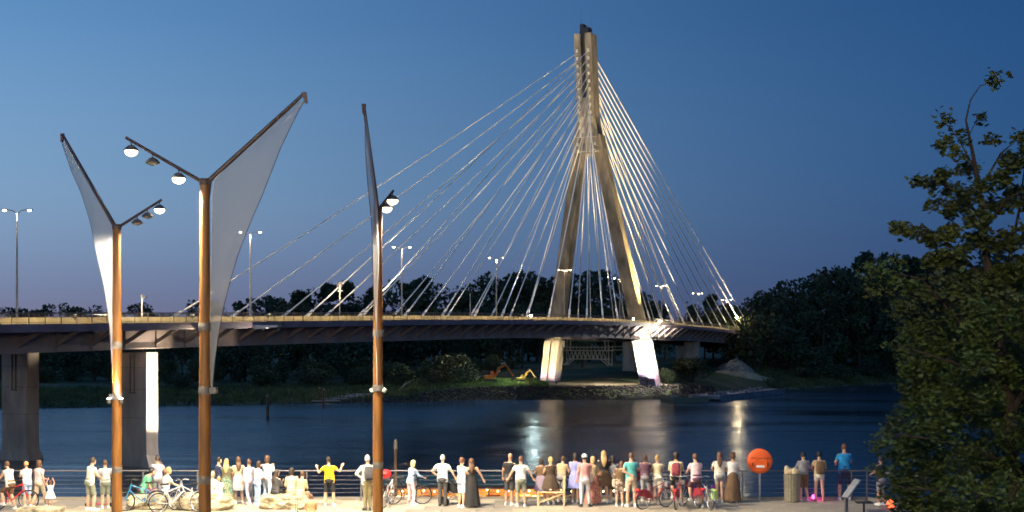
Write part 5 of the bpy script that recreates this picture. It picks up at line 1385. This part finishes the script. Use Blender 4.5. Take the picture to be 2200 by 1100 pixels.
def bx(xp,yf): D=gy(yf); return (xp-1100)*D/F, D
def bike_at(xp,yf,rz,*a,**k): x,D=bx(xp,yf); return bicycle(x,D,R(rz),*a,**k)
bike_at(304,1097,188,'blue','blue bicycle parked right of the left mast in front of the people sitting')
bike_at(372,1100,35,'silver','silver bicycle with dark tyres parked just left of the middle mast',lean=-.12)
bike_at(400,1098,150,'silver','second silver bicycle, entangled with the first behind the middle mast',lean=.1)
bike_at(26,1095,10,'red','red bicycle at the far left under the person in brown shorts')
bike_at(874,1083,5,'black','dark bicycle held by the boy in the light blue hoodie')
bike_at(832,1088,80,'white','pale bicycle with a red basket right behind the right sail mast',lean=.1)
bike_at(1405,1092,35,'maroon','maroon hire bicycle parked, leftmost of the hire bicycles, rear wheel to the camera',hire=True,lean=.08)
bike_at(1457,1091,74,'maroon','maroon hire bicycle ridden by the curly haired woman',hire=True,lean=0)
bike_at(1484,1088,110,'maroon','third hire bicycle standing between the two women cyclists',hire=True,lean=.05)
bike_at(1514,1092,104,'silver','silver bicycle of the woman in pale pink with a green pannier',lean=0,pannier='limegreen')
# red helmet / basket bag by the mast
x,D=bx(829,1084); m=MB(); m.lathe([(.12,.0),(.20,.05),(.21,.15),(.15,.26),(.03,.31)],14); o=m.build('bicycle_helmet',mat('red_gloss',(.65,.03,.03),.3),loc=(x,D,.92),smooth=True); tag(o,'bright red helmet hung on the pale bicycle right of the right mast','helmet')
# scooter behind the little girl's place
x,D=bx(218,1086)
o=empty('kick_scooter',(x,D-.3,0),0,'red kick scooter lying low left of the left sail mast','scooter')
m=MB(); m.box((0,0,.10),(.75,.14,.03)); m.build('deck',mat('red_gloss',(.65,.03,.03)),o); m=MB(); m.tube([(.38,0,.08),(.30,0,.55)],.018,8); m.tube([(.30,-.2,.55),(.30,.2,.55)],.014,8); m.build('handlebar',chrome,o)
for x_ in (-.4,.42): m=MB(); m.tube([(x_,-.02,.07),(x_,.02,.07)],.07,14); m.build('wheel',tyrem,o)
# pram
x,D=bx(974,1084)
pr=empty('pram',(x,D,0),R(15),'black pram with hood between the grey haired man and the teenager','pram')
m=MB(); m.loft([[V((math.cos(q)*w,math.sin(q)*.22,z_)) for q in (2*PI*j/14 for j in range(14))] for z_,w in ((.42,.20),(.50,.30),(.70,.34),(.76,.34))]); m.build('carrycot',C_['black'],pr,smooth=True)
m=MB(); m.loft([[V((.08+math.cos(a)*.27,y_,.72+math.sin(a)*.27)) for a in (0,.4,.8,1.2,1.57)]+[V((.08,y_,.72))] for y_ in (-.22,.22)]); m.build('hood',C_['charcoal'],pr)
m=MB(); m.tube([(-.3,-.2,.10),(.25,-.2,.5),(-.45,-.2,1.0),(-.45,.2,1.0),(.25,.2,.5),(-.3,.2,.10)],.014,6); m.tube([(.32,-.2,.12),(-.2,-.2,.5)],.014,6); m.tube([(.32,.2,.12),(-.2,.2,.5)],.014,6); m.build('frame',chrome,pr)
for x_ in (-.32,.34):
    for y_ in (-.24,.24): m=MB(); m.tube([(x_,y_-.02,.13),(x_,y_+.02,.13)],.13,16); m.build('wheel',tyrem,pr)
# wooden bench
x,D=bx(1178,1083); wdm=mat('pale_bench_wood',(.56,.42,.24),.6,noise=.12,scale=4,stretch=(1,6,6))
bn=empty('bench',(x+.1,D-.15,0),R(-4),'pale wooden bench with a high end panel behind the blonde woman','bench')
for k in range(4): m=MB(); m.box((0,-.24+k*.16,.46),(.95,.13,.04)); m.build('seat_slat',wdm,bn)
for x_,h_ in ((-.45,.46),(.45,.98)):
    m=MB(); m.box((x_,-.25,h_/2),(.07,.07,h_)); m.build('leg',wdm,bn); m=MB(); m.box((x_,.25,h_/2),(.07,.07,h_)); m.build('leg',wdm,bn)
m=MB(); m.box((.45,0,.85),(.05,.5,.10)); m.build('arm_rail',wdm,bn); m=MB(); m.beam((-.42,-.25,.1),(.42,-.25,.42),.05); m.build('brace',wdm,bn)
# lifebuoy station
orm=mat('lifebuoy_orange',(.85,.13,.02),.45,noise=.03,bump=.05); orl=mat('lifebuoy_orange_light',(.90,.17,.03),.45,noise=.03)
x,D=bx(1631,1076); zc=6-(990-715)*D/F
lb=empty('lifebuoy_station',(x,D-.1,0),0,'big round orange lifebuoy housing on a thin grey post','lifebuoy')
RX=Matrix.Translation((0,0,zc))@Matrix.Rotation(PI/2,4,'X')
m=MB(); m.lathe([(.40,-.08),(.445,-.05),(.445,.05),(.42,.08),(.34,.10),(.02,.11)],40,RX); m.build('housing',orm,lb,smooth=True)
m=MB(); m.tube([(math.cos(q)*.23,-.118,zc-.09+math.sin(q)*.23) for q in (2*PI*j/36 for j in range(37))],.012,6,False); m.build('ring_moulding',orl,lb,smooth=True)
m=MB(); m.box((0,-.118,zc+.12),(.80,.014,.012)); m.build('lid_gap',mat('dark_gap',(.12,.02,.01),.8),lb)
for sg in (-1,1): m=MB(); m.box((sg*.27,-.13,zc-.10),(.035,.03,.12)); m.build('catch',mat('dark_gap',(.12,.02,.01)),lb)
m=MB(); m.box((0,-.133,zc-.18),(.29,.012,.085)); m.build('plate',mat('white_plate',(.78,.76,.72),.4),lb,bevel=.008)
m=MB(); m.tube([(0,0,0),(0,0,zc-.35)],.040,10); m.build('post',mat('galvanised_post',(.42,.41,.40),.4,metal=.4),lb,smooth=True)
# litter bin piled with rubbish
x,D=bx(1702,1078)
lt=empty('litter_bin',(x,D,0),0,'tall slatted litter bin heaped with pale rubbish','litter bin')
binm=mat('bin_metal',(.27,.24,.17),.6,noise=.1)
m=MB(); m.lathe([(.24,0),(.25,.02),(.27,.98),(.25,1.0)],20); m.build('liner',mat('bin_inner',(.10,.09,.06),.8),lb if False else lt,smooth=True)
for k in range(18):
    a=2*PI*k/18; m=MB(); m.beam((math.cos(a)*.262,math.sin(a)*.262,.03),(math.cos(a)*.288,math.sin(a)*.288,.99),.075,.016,up=(math.cos(a),math.sin(a),0)); m.build('slat',binm,lt)
papm=mat('crumpled_paper',(.62,.50,.30),.8,noise=.2,scale=6,bump=.4)
rr=random.Random(8)
for k,(a,b,c,s_) in enumerate(((-.13,0,1.07,.15),(.06,-.05,1.06,.16),(.16,.04,1.03,.13),(-.20,-.02,1.2,.09))):
    bm=bmesh.new(); bmesh.ops.create_icosphere(bm,subdivisions=2,radius=s_)
    for v_ in bm.verts: v_.co*=1+.35*mn.noise(v_.co*12+V((k*3,0,0)))
    me=bpy.data.meshes.new('rubbish_bag'); bm.to_mesh(me); bm.free(); me.materials.append(papm)
    o=bpy.data.objects.new('rubbish_bag',me); COL.objects.link(o); o.location=(x+a,D+b,c); tag(o,('pale rubbish bag on the left of the litter bin','crumpled rubbish bag in the middle of the litter bin heap','pale crumpled bag on the right of the litter bin','upright paper bag on top of the litter bin heap')[k],'rubbish')
# pink glowing lamp on the ground
x,D=bx(1748,1074); o=empty('floor_lamp',(x,D-.05,0),0,'small magenta glowing lamp on the paving between the two visitors','lamp')
m=MB(); m.lathe([(.10,0),(.10,.03),(.05,.04)],14); m.build('base',tyrem,o); m=MB(); m.lathe([(.02,.04),(.075,.07),(.09,.12),(.05,.18),(.01,.19)],14); m.build('lamp_glass',mat('magenta_glow',(1,.1,.6),.3,emit=(1,.05,.5),estr=14),o,smooth=True)
light('POINT','floor_lamp_light',(x,D-.35,.25),14,(1,.05,.55),rad=.05)
# red lantern by the tree
x,D=bx(1908,1090); o=empty('red_lantern',(x,D-.3,0),0,'small glowing red lantern low beside the foreground tree','lantern')
m=MB(); m.lathe([(.05,0),(.12,.05),(.14,.15),(.10,.25),(.03,.30)],14); m.build('lamp_glass',mat('red_glow',(1,.1,.05),.3,emit=(1,.10,.03),estr=3.5),o,smooth=True)
m=MB(); m.lathe([(.13,0),(.13,.03)],14); m.build('base',tyrem,o)
# slanted viewing panel on a post, small black table
x,D=bx(1818,1100); o=empty('info_lectern',(x,D,0),R(20),'grey post with a slanted narrow panel right of the man in blue','lectern')
m=MB(); m.box((0,0,.27),(.10,.08,.54)); m.build('post',stm,o); m=MB(); m.box((.20,0,.78),(.78,.34,.05),Matrix.Rotation(-.85,3,'Y')); m.build('panel',mat('lectern_panel',(.28,.28,.28),.4),o,bevel=.01)
x,D=bx(1856,1108); o=empty('side_table',(x,D,0),0,'small black pedestal table at the lower right before the tree','table')
m=MB(); m.box((0,0,.44),(.52,.40,.04)); m.build('tabletop',tyrem,o,bevel=.01); m=MB(); m.tube([(0,0,0),(0,0,.42)],.035,8); m.build('leg',tyrem,o); m=MB(); m.lathe([(.18,0),(.16,.03)],14); m.build('foot',tyrem,o)
# thin metal hoop near the right boulder, and purple bag
x,D=bx(637,1101); o=MB().tube([(-.03,0,0),(-.03,0,.42),(0,0,.46),(.03,0,.42),(.03,0,0)],.012,6).build('metal_hoop',stm,loc=(x,D,0),smooth=True); tag(o,'thin dark metal hoop on the paving in front of the right boulder','hoop')
x,D=bx(1534,1079); o=MB().box((0,0,.30),(.16,.22,.60)).build('folded_mat',C_['purple'],loc=(x,D,0),bevel=.05); tag(o,'rolled purple mat standing beside the girl with auburn hair','mat')

# ---------------------------------------------------------------- foreground tree
tr=empty('foreground_tree',(9.3,24.6,0),0,'large dark leafy tree filling the right edge with a thin bare topped leader','tree')
tb=mat('tree_bark',(.04,.026,.018),.9,noise=.3,scale=6,bump=.7,stretch=(1,1,.3))
lfm=[mat('tree_leaf_%d'%i,c,.55,noise=.25,scale=1.2,col2=c2) for i,(c,c2) in enumerate((((.034,.060,.010),(.095,.130,.020)),((.042,.058,.010),(.100,.115,.020))))]
T0=Vector(tr.location)
def tp(x,y,D): return px(x,y,D)-T0
trunk=[(2190,1390,24.6,.17),(2180,1100,24.6,.15),(2165,860,24.6,.125),(2140,700,24.7,.10),(2120,560,24.8,.075),(2108,440,24.8,.055),(2090,330,24.8,.035),(2075,258,24.8,.020),(2085,215,24.8,.013),(2105,185,24.8,.010),(2140,172,24.8,.006)]
m=MB(); m.tube([tp(a,b,c) for a,b,c,d in trunk],[d for *_,d in trunk],10); m.build('trunk',tb,tr,smooth=True)
LIMBS=[[(2170,900,24.6,.07),(2230,760,24.4,.05),(2270,560,24.2,.03),(2290,400,24,.012)],
 [(2150,760,24.7,.055),(2160,600,25.3,.04),(2190,450,25.5,.025),(2205,330,25.6,.010)],
 [(2150,780,24.6,.05),(2060,690,24.0,.03),(1980,600,23.8,.018),(1880,575,23.7,.008)],
 [(2130,620,24.7,.045),(2060,540,24.4,.025),(1990,490,24.3,.014),(1925,480,24.2,.006)],
 [(2115,480,24.8,.035),(2060,410,24.9,.02),(2010,392,25,.012),(1965,385,25,.005)],
 [(2098,370,24.8,.022),(2060,300,24.9,.010),(2020,250,24.9,.005)],
 [(2104,410,24.8,.03),(2150,330,24.9,.018),(2185,300,25,.008)],
 [(2170,840,24.6,.05),(2080,790,23.8,.03),(1990,760,23.4,.018),(1925,740,23.3,.008)],
 [(2178,1000,24.6,.05),(2080,960,23.6,.03),(1980,940,23.2,.018),(1895,930,23.1,.008)],
 [(2185,1080,24.6,.04),(2080,1060,23.5,.025),(1960,1050,23.1,.012),(1905,1040,23.1,.006)],
 [(2180,1020,24.7,.05),(2280,940,25.4,.035),(2360,850,25.8,.015)],
 [(2180,960,24.7,.05),(2240,880,23.4,.035),(2280,820,22.8,.015)],
 [(2110,500,24.8,.03),(2160,430,24.1,.018),(2215,400,23.8,.008)],
 [(2082,290,24.8,.010),(2095,265,24.8,.006),(2108,252,24.8,.004)]]
for L in LIMBS:
    m=MB(); m.tube([tp(a,b,c) for a,b,c,d in L],[d for *_,d in L],7); m.build('limb',tb,tr,smooth=True)
def leaf_cloud(name,clumps,size,mt,seed,twigs=None):
    rnd=random.Random(seed); v=[];f=[]
    shape=[(0,0,0),(.35,.28,.03),(.22,.62,-.05),(.62,.55,.04),(1.0,.0,-.08),(.62,-.55,.04),(.22,-.62,-.05),(.35,-.28,.03)]
    for (x,y,D,r,ry,n) in clumps:
        c=tp(x,y,D); rr_=r*D/F; rz_=ry*D/F
        for k in range(n):
            # sprigs of 3 to 6 leaves
            while True:
                q=Vector((rnd.uniform(-1,1),rnd.uniform(-1,1),rnd.uniform(-1,1)))
                if q.length<1: break
            q=q*(.35+.65*rnd.random()**.4)/max(q.length,.3)*min(1,q.length+.35)
            p=c+Vector((q.x*rr_,q.y*rr_*1.1,q.z*rz_))
            a0=rnd.uniform(0,6.28)
            for j in range(rnd.randint(3,6)):
                a=a0+rnd.uniform(-1.4,1.4); L=size*rnd.uniform(.55,1.25)
                qu=Quaternion((0,0,1),a)@Quaternion((0,1,0),rnd.uniform(-.2,1.1))@Quaternion((1,0,0),rnd.uniform(-.8,.8))
                pp=p+Vector((rnd.gauss(0,.05),rnd.gauss(0,.05),rnd.gauss(0,.05))); b=len(v)
                for s_ in shape: v.append(tuple(pp+qu@(Vector(s_)*L)))
                f.append((b,b+1,b+2,b+3,b+4)); f.append((b,b+4,b+5,b+6,b+7))
    mb=MB(); mb.add(v,f); o=mb.build(name,mt,tr,fix=False); o['kind']='stuff'; return o
rnd=random.Random(11)
lower=[]
# dense lower crown: clumps spread through an outline given by its left edge at each height
LE=[(560,1990),(600,1900),(640,1905),(680,1925),(720,1960),(760,1925),(800,1940),(840,1930),(880,1925),(920,1905),(960,1893),(1000,1900),(1050,1912),(1100,1915),(1180,1940),(1250,1990)]
for y in range(655,1230,34):
    xl=interp(y,LE); x=xl+30
    while x<2480:
        rad=rnd.uniform(30,52)
        lower.append((x+rnd.uniform(-12,12),y+rnd.uniform(-14,14),24.6+rnd.uniform(-1.9,1.9)*min(1,(x-xl)/160),rad,rad*.8,60 if y>720 else 36))
        x+=rnd.uniform(34,52)
lower+= [(1875,580,23.7,34,24,34),(1905,600,23.8,34,24,34),(1940,615,24,34,26,34),(1880,620,23.8,26,18,16),(1925,660,23.9,24,20,16),(1925,742,23.4,22,18,14),(1893,950,23.1,24,18,16),(1888,1005,23.2,18,14,10),(1930,560,24,26,14,12)]
leaf_cloud('lower_crown',lower,.078,lfm[0],1)
mid=[]
for (x,y,r,n) in ((1930,485,14,9),(1950,497,16,12),(1985,500,18,14),(2010,515,20,18),(2040,500,22,22),(1975,388,12,8),(2000,395,14,10),(2025,372,16,14),(2045,405,18,16),(2080,360,20,18),(2060,450,24,24),(2100,470,26,24),(2140,440,26,26),(2185,420,28,30),(2100,520,28,30),(2050,545,28,30),(2150,520,30,32),(2010,560,24,22),(2200,500,34,34),(2080,420,20,16),(2150,380,22,20),(2185,350,22,22),(2210,320,20,18),(2165,340,16,12),(2110,400,18,14),(2240,440,40,36),(2260,340,30,26),(2290,520,44,40),(2230,560,40,40),(2180,580,36,40),(2120,590,34,38),(2060,590,30,34),(2320,420,34,28),(2000,440,12,7),(2035,440,14,9),(2200,290,16,12)):
    mid.append((x,y,24.8+rnd.uniform(-.8,.8),r*1.15,r*.7,int(n*1.9)))
for x in range(2000,2480,36):
    for y in (600,630): mid.append((x+rnd.uniform(-14,14),y+rnd.uniform(-14,14),24.7+rnd.uniform(-1.5,1.5),38,26,20))
leaf_cloud('upper_crown',mid,.10,lfm[1],2)
top=[(2141,163,24.8,17,14,10),(2148,180,24.8,12,8,5),(2025,250,24.9,12,10,7),(2035,262,24.9,10,7,4),(2105,252,24.8,12,9,8),(2062,282,24.9,11,8,5),(2030,300,25,14,9,8),(2020,318,25,12,8,6),(2075,300,24.8,12,8,5),(2140,295,24.9,14,9,7),(2120,300,24.9,9,6,3),(2050,320,24.9,13,8,6),(2070,335,24.8,12,8,6)]
leaf_cloud('top_sprigs',top,.10,lfm[1],3)
